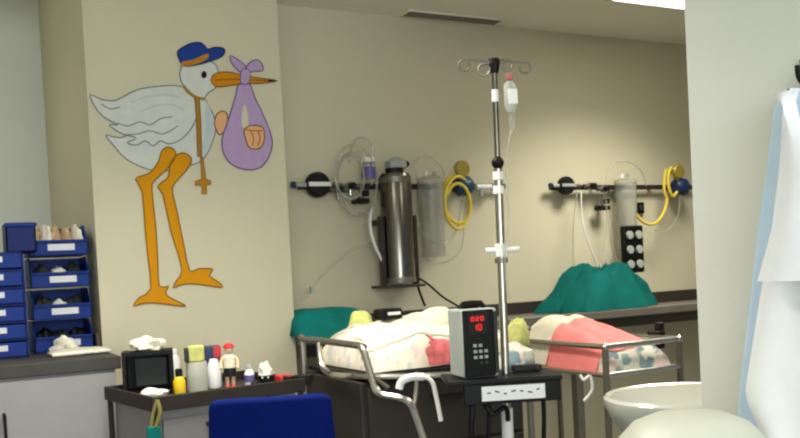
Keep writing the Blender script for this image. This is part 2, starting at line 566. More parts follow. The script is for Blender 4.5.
paint('leg', [(184.6, 153.4), (190, 156.5), (191.2, 160.6), (188.7, 166.7), (182, 175), (176.4, 181), (171.9, 189.3), (176, 208), (180.5, 230), (184.5, 250), (189.5, 271), (198, 268.8), (213, 269), (208.6, 275.4),
              (217.5, 281.5), (222.7, 287.3), (207.2, 285.4), (190.8, 283.6), (180, 285), (172.7, 287.7), (176.4, 280.5), (181.8, 271), (176.5, 250), (170.4, 230), (163, 195.5), (157.5, 187.3), (162, 182), (168.2, 177),
              (169.8, 165), (175, 156.4), (180, 153.4)], 'orange', 2.9, 'orangeink', .006, smooth=2)

# -------------------------------------------------- blue bins on the counter
def px_m(p):
    return depth(p) / F_PX


BX0, BX1 = at_y(32, 300, 4.15).x, XPL - .03
BW = BX1 - BX0
BY, BDP = 4.14, .24
BH = (at_y(60, 224, BY).z - CZ) / 4


def picking_bin(name, label, loc, w, h, d, group=None):
    """open-fronted stacking bin; local origin at bottom centre front"""
    t = thing(name, label, 'bin', loc, 0, group)
    mb = MB()
    th = .006
    for s in (-1, 1):
        x = s * (w / 2 - th / 2)
        poly = [(x - th / 2, 0, .004), (x - th / 2, d, .004), (x - th / 2, d, h - .004), (x - th / 2, d * .30, h - .004), (x - th / 2, 0, h * .55)]
        mb.prism(poly, (th, 0, 0))
    mb.box((0, d / 2, .006), (w, d, .008))
    mb.box((0, d - th / 2, h / 2), (w, th, h - .012))
    mb.box((0, .004, h * .24), (w, .008, h * .42))
    mb.done('tray', 'bin', t, local=True, bevel=.002, smooth=False)
    MB().box((0, -.004, h * .46), (w * .98, .012, .010)).done('front_lip', 'bin', t, local=True, bevel=.002)
    MB().box((.01, -.003, h * .27), (w * .46, .004, h * .2)).done('label', 'label', t, local=True)
    return t


def crumple(name, c, size, m, amp=.3, seed=0, label=None, cat=None, group=None, seg=24):
    """crumpled soft lump resting with its underside flat at c"""
    mb = MB()
    mb.sph((0, 0, 0), 1, seg=seg)
    for v in mb.bm.verts:
        p = v.co.copy()
        n = noise.noise(p * 1.7 + V((seed * 5.3, seed, 0))) + .5 * noise.noise(p * 4.1 + V((seed, 2.2 * seed, 1)))
        p *= 1 + amp * n
        p.z = max(p.z, -.55)
        v.co = (p.x * size[0] / 2, p.y * size[1] / 2, (p.z + .55) * size[2] / 1.6)
    o = mb.done(name, m)
    o.location = c
    if label:
        tag(o, label, cat, group)
    return o


stackn = ['topmost blue open bin of the right stack, heaped with beige packets', 'second blue open bin from the top of the right stack',
          'third blue open bin from the top of the right stack', 'bottom blue open bin of the right stack, standing on the counter']
bins = []
for i in range(4):
    b = picking_bin('storage_bin', stackn[i], ((BX0 + BX1) / 2, BY, CZ + BH * (3 - i) + .001), BW, BH, BDP, 'blue open bins in the right stack')
    bins.append(b)
for i in range(4):
    zb = CZ + BH * (3 - i) + .014
    where = ['heaped in the topmost blue bin', 'inside the second blue bin', 'inside the third blue bin', 'inside the bottom blue bin'][i]
    n = 5 if i == 0 else 3
    for k in range(n):
        x = BX0 + BW * (k + .8) / (n + .6)
        hh = BH * (.86 if i == 0 else .60) * (1 + .12 * math.sin(3 * k + i))
        m = ['cream', 'paper', 'cream', 'cream', 'paper'][k] if i == 0 else (['greybox', 'paper', 'greybox'] if i < 3 else ['dark', 'greybox', 'dark'])[k]
        o = crumple('packet', (0, 0, 0), (BW / (n + .3), .13, hh * 1.05), m, .35, 40 + 7 * i + k)
        o.rotation_euler.z = .25 * math.sin(k * 2.1)
        o.location = (x, BY + .09, zb)
        kind_ = dict(cream='beige', paper='white', greybox='dark grey', dark='dark')[m]
        tag(o, '%s packet %s' % (kind_, where), 'packet', '%s packets %s' % (kind_, where))

DX0, DX1, DYF = -.02, at_y(26, 300, 4.0).x, 3.98
DH = at_y(15, 252, DYF).z - CZ
D = thing('drawer_tower', 'tower of six blue plastic drawers with white labels at the left edge', 'drawers', ((DX0 + DX1) / 2, DYF + .14, CZ + .001))
fr = MB()
w = DX1 - DX0
xm = (DX0 + DX1) / 2
for s in (-1, 1):
    fr.box((xm + s * (w / 2 - .004), DYF + .15, CZ + DH / 2 + .001), (.008, .28, DH))
fr.box((xm, DYF + .287, CZ + DH / 2 + .001), (w, .008, DH))
for k in range(7):
    fr.box((xm, DYF + .15, CZ + .005 + (DH - .008) * k / 6), (w, .28, .007))
fr.done('frame', 'binside', D, smooth=False)
for k in range(6):
    z = CZ + DH * (k + .5) / 6
    dr = MB().box((xm, DYF + .13, z), (w - .02, .26, DH / 6 - .014)).done('drawer', 'bin', D, bevel=.004)
    MB().box((xm + w * .12, DYF - .002, z + .008), (w * .34, .004, DH / 6 * .32)).done('label', 'label', dr)
    MB().box((xm - w * .25, DYF - .008, z - .012), (w * .2, .016, .01)).done('handle', 'bin', dr, bevel=.002)
bx = at_y(19, 240, DYF + .2)
B5 = thing('storage_bin', 'plain dark blue bin standing on top of the drawer tower', 'bin', (bx.x, DYF + .1, CZ + DH + .002))
h5, w5 = at_y(21, 223, DYF + .1).z - CZ - DH, .118
mb = MB()
for s in (-1, 1):
    mb.box((s * (w5 / 2 - .004), .09, h5 / 2), (.008, .18, h5))
    mb.box((0, .09 + s * .086, h5 / 2), (w5, .008, h5))
mb.box((0, .09, .004), (w5, .18, .008))
mb.done('tray', 'binside', B5, local=True, bevel=.002, smooth=False)
MB().box((0, -.003, h5 - .01), (w5 + .01, .012, .014)).done('front_lip', 'bin', B5, local=True, bevel=.002)


pp = at_z(62, 352, CZ)
crumple('paper_packet', (pp.x, 4.03, CZ + .001), (.10, .08, .07), 'paper', .5, 3, 'crumpled white paper packet in front of the bottom blue bin', 'paper')
pp = at_z(85, 356, CZ)
mb = MB()
g = []
for i in range(13):
    row = []
    for j in range(7):
        u, v = i / 12, j / 6
        row.append((pp.x - .12 + .23 * u, 3.80 + .17 * v + .02 * u, CZ + .004 + .012 * noise.noise(V((u * 4, v * 3, 2))) ** 2 + .010 * math.sin(u * PI) * v))
    g.append(row)
mb.grid(g)
o = mb.done('paper_sheet', 'paper')
s = o.modifiers.new('t', 'SOLIDIFY')
s.thickness = .012
s.offset = 1
tag(o, 'white paper sheets lying flat at the right end of the counter', 'paper')

# ---------------------------------------------------------- wall equipment
RY = YB - .075


def w_at(px, py, off=0.):
    return at_y(px, py, RY - off)


SPX = px_m(w_at(420, 190))


def rail(x0, y0, x1, y1, label):
    a, b = w_at(x0, y0), w_at(x1, y1)
    z = (a.z + b.z) / 2
    t = thing('equipment_rail', label, 'rail', ((a.x + b.x) / 2, YB, z))
    MB().box(((a.x + b.x) / 2, RY + .03, z), (b.x - a.x, .012, .03)).done('bar', 'darkbrown', t, bevel=.002)
    n = 4
    for k in range(n):
        x = a.x + (b.x - a.x) * (k + .5) / n
        MB().cyl((x, RY + .03, z), (x, YB, z), .014).done('bracket', 'dullsteel', t)
    return t, z


R1, z1 = rail(299, 186, 508, 186, 'dark wall rail over the left cot, carrying the steel cylinder')
R2, z2 = rail(552, 186.5, 712, 187, 'dark wall rail over the right cot, beside the near wall')


def dial(px, py, r, label, band='white', m='dark'):
    c = w_at(px, py, .0)
    t = thing('vacuum_regulator', label, 'regulator', c)
    MB().lathe([(0, 0), (r, 0), (r, .03), (r * .85, .045), (0, .047)], c + V((0, .026, 0)), axis=(0, -1, 0)).done('dial', m, t)
    MB().box(c + V((0, -.022, 0)), (r * 1.9, .008, r * .34)).done('band', band, t, bevel=.002)
    MB().cyl(c + V((-r * .9, .01, 0)), c + V((-r * 2.1, .01, 0)), .012).done('connector', 'grey', t)
    MB().cyl(c + V((-r * 1.9, .01, 0)), c + V((-r * 2.2, .01, 0)), .017).done('cap', 'navy', t)
    MB().cyl(c + V((r * .9, .01, 0)), c + V((r * 2, .01, 0)), .012).done('connector', 'dullsteel', t)
    return t


dial(318.5, 184.5, .066, 'round dark vacuum regulator at the left end of the left rail')
dial(567, 185.5, .055, 'round dark vacuum regulator at the left end of the right rail', 'grey')


def valve(px, py, label, group=None):
    c = w_at(px, py)
    t = thing('gas_valve', label, 'valve', c, 0, group)
    MB().sph(c, .022).cyl(c + V((-.05, 0, 0)), c + V((.05, 0, 0)), .013).done('body', 'dullsteel', t)
    MB().cyl(c + V((0, 0, -.05)), c + V((0, 0, .02)), .010).done('spout', 'chrome', t)
    MB().cyl(c + V((0, -.02, 0)), c + V((0, -.05, 0)), .018, .015).done('knob', 'dark', t)
    return t


valve(338, 190, 'metal gas valve between the dark regulator and the coiled clear tube')
valve(350, 186, 'metal gas valve inside the coils of clear tube, left rail')
valve(590, 186, 'metal gas valve next to the regulator on the right rail')
valve(603, 189, 'second metal gas valve from the left, right rail')


def hose(name, pts, r, m, label, cat='tube', **k):
    return tag(MB().tube(pts, r, **k).done(name, m), label, cat)


# coils of clear tube
coil = []
for k in range(40):
    a = k / 40 * 2 * PI * 3
    R = (24 + 5 * math.sin(a * .37)) * SPX
    c = w_at(354 + 5 * math.sin(k * .2), 180 + 5 * math.cos(k * .15), .05)
    coil.append(c + V((R * .78 * math.cos(a), .02 * math.sin(a * .5), R * 1.15 * math.sin(a))))
hose('suction_tubing', coil, .006, 'tube', 'clear tubing hung in loops on the left rail', 'tubing', smooth=3)
hose('suction_tubing', [w_at(349, 163, .05), w_at(352, 145, .05), w_at(361, 137, .05), w_at(371, 144, .05), w_at(374, 160, .05)], .006, 'tube', 'clear tube arching highest above the left rail', 'tubing')
hose('suction_tubing', [w_at(372, 205, .03), w_at(370, 225, .05), w_at(374, 243, .06), w_at(383, 262, .06), w_at(388, 268, .05)], .009, 'white', 'white hose curving down to the steel cylinder', 'tubing')
tb = hose('suction_tubing', [w_at(372, 243, .04), w_at(352, 250, .04), w_at(334, 265, .05), w_at(318, 280, .05), w_at(306, 296, .06), w_at(301, 303, .06)], .004, 'tube', 'thin clear tube trailing down left to the teal drape', 'tubing')
MB().box(w_at(312, 290, .05), (.02, .02, .035)).done('clip', 'grey', tb)
c = w_at(369, 172, .02)
t = thing('suction_jar', 'small clear jar with a purple label on the left rail', 'jar', c + V((0, 0, -.06)))
MB().lathe([(0, 0), (.036, 0), (.038, .01), (.038, .1), (.03, .11), (.0, .112)], c + V((0, 0, -.06))).done('jar', 'clear', t)
MB().lathe([(.039, .025), (.039, .085)], c + V((0, 0, -.06))).done('label', 'purple', t)
MB().cyl(c + V((0, 0, .05)), c + V((0, 0, .075)), .04).done('lid', 'white', t)
for px, py, lb in ((363, 201, 'dark clamp hanging below the left rail beside the clear tube'), (604, 208, 'dark clamp hanging below the right rail')):
    c = w_at(px, py)
    t = thing('rail_clamp', lb, 'clamp', c)
    MB().box(c, (.06, .05, .028)).box(c + V((.012, 0, .04)), (.035, .05, .03)).done('jaw', 'dark', t, bevel=.004)
    MB().cyl(c + V((-.01, 0, .0)), c + V((-.01, 0, .085)), .008).done('screw', 'dullsteel', t)
    MB().cyl(c + V((-.045, -.02, -.0)), c + V((-.045, .02, -.0)), .016).done('knob', 'dark', t)
# steel cylinder in its bracket
a, b = w_at(397, 174, .06), w_at(399, 283, .06)
a.x = b.x = w_at(397.5, 230, .06).x
t = thing('steel_cylinder', 'shiny tall steel cylinder on the wall over the left cot', 'cylinder', (a.x, a.y, b.z))
hh = a.z - b.z
rr = .086
MB().lathe([(0, 0), (rr, 0), (rr, hh - .02), (rr * .9, hh), (0, hh)], (a.x, a.y, b.z)).done('shell', 'steel', t)
for q in (0, hh - .05):
    MB().lathe([(rr * 1.02, q), (rr * 1.02, q + .03)], (a.x, a.y, b.z)).done('band', 'dullsteel', t)
MB().cyl((a.x, a.y, b.z + hh), (a.x, a.y, b.z + hh + .03), .05).done('neck', 'dark', t)
c = V((a.x + .01, a.y, b.z + hh + .05))
MB().box(c, (.10, .07, .045)).sph(c + V((0, 0, .018)), .04, (1.1, .8, .6)).done('head', 'grey', t, bevel=.006)
MB().cyl(c + V((.05, 0, -.01)), c + V((.075, 0, .01)), .014).done('outlet', 'dark', t)
bz_, bt_ = b.z - .012, w_at(397, 216, .06).z
t = thing('cylinder_bracket', 'dark metal cage bracket holding the steel cylinder', 'bracket', (a.x, YB, bz_))
for sx in (-1, 1):
    MB().box((a.x + sx * (rr + .012), a.y, (bz_ + bt_) / 2), (.018, .05, bt_ - bz_)).done('side_bar', 'darkbrown', t, bevel=.002)
    MB().box((a.x + sx * (rr + .012), (YB + a.y) / 2 + .01, bt_ - .03), (.012, YB - a.y - .022, .03)).done('arm', 'darkbrown', t)
MB().box((a.x, (YB + a.y - rr) / 2, bz_ - .005), (2 * rr + .045, YB - a.y + rr - .002, .014)).done('base_plate', 'darkbrown', t, bevel=.002)


def canister(x, ytop, ybot, wpx, label, m='clear', lid='clear', off=.03):
    a, b = w_at(x, ytop, off), w_at(x + 1, ybot, off)
    r = wpx * SPX / 2
    h = a.z - b.z
    t = thing('suction_canister', label, 'canister', (a.x, a.y, b.z))
    MB().lathe([(0, 0), (r * .88, 0), (r * .92, .01), (r, h - .03), (r * .94, h - .03), (r * .84, .015), (0, .012)], (a.x, a.y, b.z)).done('jar', m, t)
    MB().lathe([(0, h - .002), (r * .6, h), (r * 1.05, h - .012), (r * 1.05, h - .035), (r, h - .035)], (a.x, a.y, b.z)).done('lid', lid, t)
    MB().cyl((a.x - r * .4, a.y, b.z + h), (a.x - r * .4, a.y, b.z + h + .025), .012).done('port', 'white', t)
    MB().cyl((a.x + r * .4, a.y, b.z + h), (a.x + r * .4, a.y, b.z + h + .025), .012).done('port', 'grey', t)
    MB().box((a.x, (a.y + r + YB) / 2, b.z + h * .8), (.05, max(.01, YB - a.y - r), .04)).done('hanger', 'grey', t)
    return t


canister(430, 176, 257, 26, 'clear suction canister between the steel cylinder and yellow hose', 'clear')
canister(625, 178, 250, 24, 'clear suction canister hanging on the right rail', 'clear')
for px, d in ((418, 0), (640, .6)):
    hose('suction_tubing', [w_at(px, 178, .05), w_at(px - 4, 162, .05), w_at(px + 10, 156 + d, .05), w_at(px + 24, 168, .05), w_at(px + 26, 178, .04)] if px < 500 else
         [w_at(606, 178, .05), w_at(612, 164, .05), w_at(628, 162, .05), w_at(642, 172, .05), w_at(646, 186, .04)], .005, 'tube',
         'clear tube looping over the clear canister on the %s rail' % ('left' if px < 500 else 'right'), 'tubing')
hose('suction_tubing', [w_at(424, 250, .05), w_at(430, 262, .05), w_at(448, 261, .06), w_at(462, 246, .06), w_at(464, 205, .05), w_at(463, 195, .05)], .004, 'tube', 'thin clear tube looping below the yellow hose', 'tubing')
hose('suction_tubing', [w_at(415, 215, .05), w_at(424, 235, .08), w_at(442, 244, .08), w_at(456, 232, .06), w_at(462, 200, .05)], .004, 'tube', 'thin clear tube crossing in front of the left clear canister', 'tubing')


def flow(px, py, label, gx, gy, m):
    c = w_at(px, py, .03)
    t = thing('oxygen_flowmeter', label, 'flowmeter', c)
    MB().lathe([(0, -.05), (.04, -.05), (.056, -.03), (.056, .03), (.04, .05), (0, .05)], c, axis=(1, 0, 0)).done('body', m, t)
    MB().cyl(c + V((0, .03, 0)), c + V((0, .105, 0)), .02).done('mount', 'dullsteel', t)
    g = w_at(gx, gy, .05)
    MB().lathe([(0, 0), (.046, 0), (.046, .02), (.04, .026), (0, .026)], g, axis=(0, -1, 0)).done('gauge', 'gold', t)
    MB().cyl(c + V((0, 0, .04)), (g.x, c.y, g.z - .03), .012).done('stem', 'dullsteel', t)
    return t, c


flow(463, 186, 'blue flowmeter with an olive gauge above the yellow hose, left rail', 461, 169, 'tealblue')
flow(680, 187, 'navy flowmeter beside the yellow hose on the right rail', 677, 172, 'navy')
for px, lb in ((485, 'grey outlet fitting at the right end of the left rail'),):
    c = w_at(px, 187)
    t = thing('outlet_fitting', lb, 'fitting', c)
    MB().cyl(c + V((-.06, 0, 0)), c + V((.06, 0, 0)), .016).done('body', 'white', t)
    MB().cyl(c + V((.045, 0, 0)), c + V((.075, 0, 0)), .022).done('collar', 'grey', t)
    MB().cyl(c + V((-.03, 0, -.05)), c + V((-.03, 0, .0)), .012).done('spout', 'grey', t)
yc = []
for k in range(30):
    a = k / 30 * 2 * PI * 2.4 + .7
    R = (20 - 5 * k / 30) * SPX
    c = w_at(457, 200 + 3 * math.sin(k * .3), .06)
    yc.append(c + V((R * .85 * math.cos(a), -.02 * math.sin(a * .6), R * 1.35 * math.sin(a) - .01)))
hose('oxygen_hose', yc, .0095, 'yellowhose', 'yellow hose coiled below the flowmeter on the left rail', 'hose', smooth=3)
hose('oxygen_hose', [w_at(673, 176, .05), w_at(666, 170, .06), w_at(664, 190, .06), w_at(667, 200, .06), w_at(663, 214, .07), w_at(654, 224, .07), w_at(643, 222, .06), w_at(636, 214, .05)], .0095, 'yellowhose',
     'yellow hose hanging by the navy flowmeter on the right rail', 'hose')
hose('oxygen_hose', [w_at(678, 180, .05), w_at(671, 168, .08), w_at(668, 182, .08), w_at(672, 196, .08), w_at(677, 192, .06)], .0095, 'yellowhose', 'short yellow hose loop against the navy flowmeter', 'hose')
hose('suction_tubing', [w_at(680, 195, .05), w_at(678, 215, .06), w_at(668, 230, .06), w_at(655, 230, .06)], .004, 'tube', 'thin clear tube below the navy flowmeter', 'tubing')
for i, (pts, lb) in enumerate([([(577, 192), (574, 220), (573, 250), (574, 274)], 'thin clear tube hanging leftmost onto the right teal bundle'),
                               ([(581, 192), (583, 225), (592, 252), (601, 272)], 'thin clear tube slanting down onto the right teal bundle'),
                               ([(606, 200), (607, 230), (602, 255), (600, 268)], 'thin clear tube hanging from the second valve of the right rail'),
                               ([(611, 215), (612, 245), (618, 262), (630, 278)], 'thin clear tube beside the black bottle holder')]):
    hose('suction_tubing', [w_at(x, y, .04 + .03 * k / 3) for k, (x, y) in enumerate(pts)], .0045, 'white' if i == 1 else 'tube', lb, 'tubing')
# black bottle holder with four round holes, right rail
a, b = w_at(621, 226, .10), w_at(643, 272, .10)
HY = RY - .10
t = thing('bottle_holder', 'black wall holder showing pale round ends below the right canister', 'holder', ((a.x + b.x) / 2, YB, b.z))
MB().box(((a.x + b.x) / 2, HY - .02 + .018, (a.z + b.z) / 2), (b.x - a.x, .036, a.z - b.z)).done('plate', 'black', t, bevel=.01)
MB().box(((a.x + b.x) / 2, (HY + YB) / 2, b.z + .05), (.04, YB - HY, .03)).done('arm', 'black', t)
for i in range(2):
    for j in range(3):
        c = V((a.x + (b.x - a.x) * (.28 + .46 * i), HY - .019, b.z + (a.z - b.z) * (.18 + .31 * j)))
        MB().lathe([(0, 0), (.026, 0), (.024, .012), (0, .013)], c, axis=(0, -1, 0)).done('bottle_end', 'grey', t)
c = w_at(647, 207)
t = thing('wall_socket', 'small black wall socket right of the clear canister, below the right rail', 'socket', (c.x, YB, c.z))
MB().box((c.x, YB - .012, c.z), (.056, .022, .07)).done('plate', 'black', t, bevel=.004)
MB().box((c.x, YB - .025, c.z), (.03, .006, .035)).done('insert', 'greybox', t, bevel=.002)
# black cables to the ledge
hose('power_cable', [w_at(412, 262, .05), w_at(415, 275, .05), w_at(419, 290, .05), w_at(425, 306, .06)], .007, 'black', 'black cable dropping from the steel cylinder bracket to the left cot', 'cable')
hose('power_cable', [w_at(415, 276, .05), w_at(428, 284, .05), w_at(443, 297, .06), w_at(458, 306, .07)], .006, 'black', 'black cable slanting right from the bracket towards the pump', 'cable')

# ------------------------------------------------------------------- vent
a, b = at_z(398, 14.5, CEIL), at_z(495, 23, CEIL)
t = thing('ceiling_vent', 'long dark slot vent in the ceiling close to the back wall', 'vent', ((a.x + b.x) / 2, a.y, CEIL))
vy = min(a.y, YB - .1)
MB().box(((a.x + b.x) / 2, vy, CEIL - .006), (b.x - a.x, .10, .010)).done('frame', 'ceil', t, bevel=.002)
for k in range(3):
    MB().box(((a.x + b.x) / 2, vy - .03 + .03 * k, CEIL - .013), (b.x - a.x - .03, .008, .008)).done('slat', 'ledge', t)


# ----------------------------------------------------------------- lights
def fixture(x, y, label, power, sx=.6, sy=.6, CEIL=CEIL):
    t = thing('ceiling_light', label, 'ceiling light', (x, y, CEIL), 0, 'square ceiling lights')
    mb = MB()
    for s in (-1, 1):
        mb.box((x + s * (sx / 2 + .012), y, CEIL - .010), (.024, sy + .05, .018))
        mb.box((x, y + s * (sy / 2 + .012), CEIL - .010), (sx, .024, .018))
    mb.done('frame', 'white', t, bevel=.002)
    MB().box((x, y, CEIL - .006), (sx - .01, sy - .01, .010)).done('diffuser', 'diffuser', t)
    l = bpy.data.lights.new('lamp', 'AREA')
    l.shape = 'RECTANGLE'
    l.size, l.size_y = sx * .95, sy * .95
    l.energy = power * 1.75
    l.spread = math.radians(122)      # louvred fitting: light is cut off high on the walls
    l.color = (1, .952, .85)
    lo = bpy.data.objects.new('ceiling_lamp', l)
    COL.objects.link(lo)
    lo.location = (x, y, CEIL - .03)


lp = at_z(652, 3, CEIL)
fixture(lp.x, lp.y - .31, 'lit square ceiling light at the top edge of the picture', 16)
fixture(.75, 2.55, 'lit square ceiling light above the trolley, out of frame', 17)
fixture(2.9, 1.9, 'lit square ceiling light above the basin, out of frame', 8)
fixture(.2, -.6, 'lit square ceiling light behind the camera', 8)
fixture(-.55, 4.55, 'added unseen square ceiling light brightening the alcove over the blue bins', 2.6, CEIL=ACE)  # added lamp, no known source here: it brightens the alcove walls
wl = bpy.data.lights.new('window_daylight', 'AREA')
wl.shape = 'RECTANGLE'
wl.size, wl.size_y = 2.7, 1.4
wl.energy = 115
wl.color = (.88, .94, 1.0)
wo = bpy.data.objects.new('window_daylight', wl)
COL.objects.link(wo)
wo.location = (0, YR + .02, 1.65)
wo.rotation_euler = (PI / 2, 0, 0)
wd_ = bpy.data.worlds.new('world')
SC.world = wd_
wd_.use_nodes = True
wd_.node_tree.nodes['Background'].inputs[0].default_value = (.62, .74, .9, 1)
wd_.node_tree.nodes['Background'].inputs[1].default_value = .25


# ------------------------------------------------------------ soft bedding
def mound_z(u, v, H, p=3.2, seed=0, amp=.02, freq=5.):
    a = max(0., 1 - abs(2 * u - 1) ** p) ** (1 / 3.)
    b = max(0., 1 - abs(2 * v - 1) ** p) ** (1 / 3.)
    n = noise.noise(V((u * freq, v * freq, seed))) + .5 * noise.noise(V((u * freq * 2.3, v * freq * 2.3, seed + 4)))
    return a * b * (H(u, v) + amp * n)


def soft(name, x0, x1, y0, y1, z0, H, m, u0=0., u1=1., v0=0., v1=1., lift=0., n=34, thick=None, wob=.0, parent=None, **k):
    """quilt-like lump over the rectangle; the u/v window cuts out a layer lying on it"""
    mb = MB()
    top, bot = [], []
    for i in range(n + 1):
        a, b = [], []
        for j in range(n + 1):
            s, t = i / n, j / n
            u = u0 + (u1 - u0) * s
            v = v0 + (v1 - v0) * t
            if wob:
                u += wob * noise.noise(V((t * 3, s * 2, 7.7))) * math.sin(PI * s) if False else wob * noise.noise(V((t * 4, 1.3, 7.7))) * (1 if 0 < u0 and s < .2 or u1 < 1 and s > .8 else 0)
                v += wob * noise.noise(V((s * 4, 5.3, 2.7))) * (1 if 0 < v0 and t < .2 or v1 < 1 and t > .8 else 0)
            u, v = min(1, max(0, u)), min(1, max(0, v))
            z = mound_z(u, v, H, **k)
            bul = lift
            X = x0 + (x1 - x0) * u + (bul if u > .98 else (-bul if u < .02 else 0))
            Y = y0 + (y1 - y0) * v + (bul if v > .98 else (-bul if v < .02 else 0))
            a.append(V((X, Y, z0 + z + lift)))
            b.append(V((X, Y, (z0 if thick is None else z0 + z + lift - thick))))
        top.append(a)
        bot.append(b)
    A = mb.grid(top)
    B = mb.grid(bot)
    N = n
    ring = [(i, 0) for i in range(N)] + [(N, j) for j in range(N)] + [(i, N) for i in range(N, 0, -1)] + [(0, j) for j in range(N, 0, -1)]
    for q in range(len(ring)):
        (i, j), (k2, l) = ring[q], ring[(q + 1) % len(ring)]
        mb.bm.faces.new((A[i][j], B[i][j], B[k2][l], A[k2][l]))
    return mb.done(name, m, parent, weld=True)


def cot(label, x0, x1, y0, y1, rz, bz, dark, gate_left=True):
    """tubular metal cot on wheels: rail height rz, bed base bz"""
    t = thing('hospital_cot', label, 'cot', ((x0 + x1) / 2, (y0 + y1) / 2, 0))
    m = 'darkbrown' if dark else 'chrome'
    for x in (x0, x1):
        for y in (y0, y1):
            lg = MB().tube([(x, y, .06), (x, y, rz - .0)], .013, smooth=0).done('leg', 'dullsteel', t)
            MB().sph((x, y, rz), .0165).done('corner_cap', 'chrome', lg)
            w = MB().cyl((x - .012, y, .04), (x + .012, y, .04), .04).done('wheel', 'dark', t)
            MB().cyl((x - .02, y, .04), (x + .02, y, .04), .01).done('axle', 'dullsteel', w)
    for x in (x0, x1):
        MB().tube([(x, y0, rz), (x, y1, rz)], .0115, smooth=0).done('side_rail', m, t)
        MB().tube([(x, y0, bz), (x, y1, bz)], .010, smooth=0).done('lower_rail', m, t)
    for y in (y0, y1):
        MB().tube([(x0, y, rz), (x1, y, rz)], .0115, smooth=0).done('end_rail', m, t)
        MB().tube([(x0, y, bz), (x1, y, bz)], .010, smooth=0).done('lower_rail', m, t)
    MB().box(((x0 + x1) / 2, (y0 + y1) / 2, bz - .004), (x1 - x0 - .02, y1 - y0 - .02, .016)).done('bed_base', 'dullsteel', t)
    MB().tube([(x0, y0, .25), (x0, y1, .25)], .010, smooth=0).done('stretcher', 'dullsteel', t)
    MB().tube([(x1, y0, .25), (x1, y1, .25)], .010, smooth=0).done('stretcher', 'dullsteel', t)
    return t


# right-hand cot
RZ2 = .92
n2 = at_z(605, 347, RZ2)
x2a, y2a = n2.x, n2.y
x2b = at_y(679, 339, y2a).x
y2b = min(3.92, y2a + .80)
bz2 = at_d(603, 376, depth(n2)).z
cot2 = cot('metal tube cot under the right wall rail, holding a pink blanket', x2a, x2b, y2a, y2b, RZ2, bz2, False)
MB().box((x2b + .03, y2a + .16, RZ2 - .0), (.05, .06, .05)).cyl((x2b + .05, y2a + .16, RZ2 - .05), (x2b + .05, y2a + .16, RZ2 + .06), .02).done('rail_clamp', 'dark', cot2, bevel=.005)
H2 = lambda u, v: .115 + .075 * math.exp(-((v - .55) / .34) ** 2) * math.exp(-((u - .40) / .6) ** 2)
kw2 = dict(seed=3, amp=.022, freq=4.)
e = .02
mat2 = soft('mattress', x2a + e, x2b - e, y2a + e, y2b - e, bz2 + .006, H2, 'flor', **kw2)
tag(mat2, 'floral printed bedding on the right cot, foot end showing', 'bedding')
o = soft('blanket', x2a + e, x2b - e, y2a + e, y2b - e, bz2 + .006, H2, 'pink', 0, .90, .06, .54, .009, thick=.007, wob=.05, **kw2)
tag(o, 'pink blanket spread over the middle of the right cot', 'blanket')
o = soft('sheet', x2a + e, x2b - e, y2a + e, y2b - e, bz2 + .006, H2, 'sheet', 0, 1, .47, .93, .017, thick=.007, wob=.06, **kw2)
tag(o, 'cream sheet bunched behind the pink blanket on the right cot', 'sheet')
st_ = [at_d(580, 375, depth(n2) - .02), at_d(584, 380, depth(n2) - .03), at_d(590, 376, depth(n2) - .03), at_d(592, 390, depth(n2) - .03), at_d(584, 401, depth(n2) - .03)]
hose('white_strap', st_, .006, 'white', 'white strap dangling below the pink blanket', 'strap')

# left-hand cot
RZ1 = 1.0
n1 = at_z(362, 346, RZ1)
x1a, y1a = n1.x, n1.y
x1b, y1b = x1a + .70, y1a + .62
bz1 = at_d(360, 376, depth(n1)).z
C1 = thing('hospital_cot', 'chrome railed cot under the left wall rail, holding a printed quilt', 'cot', ((x1a + x1b) / 2, (y1a + y1b) / 2, 0))
bp = at_d(303, 341, depth((x1a, y1a + .5, RZ1)))
yb1 = at_x(303, 341, x1a).y
yb1 = min(yb1, y1a + .62)
y1b = yb1
# left side frame: one bent tube, plus the inner bent tube that carries the bed
MB().tube([(x1a, y1b + .005, .5), (x1a, y1b + .005, RZ1 - .03), (x1a, y1b - .02, RZ1), (x1a, y1a + .03, RZ1), (x1a, y1a, RZ1 - .01)], .013, smooth=3).done('side_rail', 'dullsteel', C1)
MB().tube([(x1b, y1b + .005, .5), (x1b, y1b + .005, RZ1 - .03), (x1b, y1b - .02, RZ1), (x1b, y1a + .03, RZ1), (x1b, y1a + .005, RZ1 - .03), (x1b, y1a, .5)], .013, smooth=3).done('side_rail', 'dullsteel', C1)
d1 = depth(n1)
MB().tube([at_d(319, 343, d1 + .3), at_d(320, 356, d1 + .28), at_d(324, 369, d1 + .25), at_d(336, 375, d1 + .18), at_d(362, 376, d1 - .03), at_d(410, 376, d1 - .03), at_d(458, 374, d1 - .02)], .011).done('inner_rail', 'chrome', C1)
MB().tube([at_d(357, 345, d1), at_d(361, 347, d1 - .02), at_d(365, 355, d1 - .04), at_d(371, 376, d1 - .07), at_d(376, 390, d1 - .09), at_d(385, 395, d1 - .10), at_d(400, 398, d1 - .12), at_d(410, 404, d1 - .13), at_d(416, 418, d1 - .13),
           at_d(425, 445, d1 - .13)], .0125, smooth=4).done('drop_gate', 'chrome', C1)
MB().tube([at_d(417, 372, d1 - .05), at_d(416, 392, d1 - .07), at_d(414, 405, d1 - .1)], .008).done('gate_strut', 'dullsteel', C1)
MB().tube([at_d(375, 378, d1 - .05), at_d(388, 388, d1 - .04)], .008).done('gate_strut', 'dullsteel', C1)
MB().box(((x1a + x1b) / 2, (y1a + y1b) / 2, bz1 - .01), (x1b - x1a - .03, y1b - y1a - .0, .018)).done('bed_base', 'dark', C1, bevel=.003)
cab_t = bz1 - .03
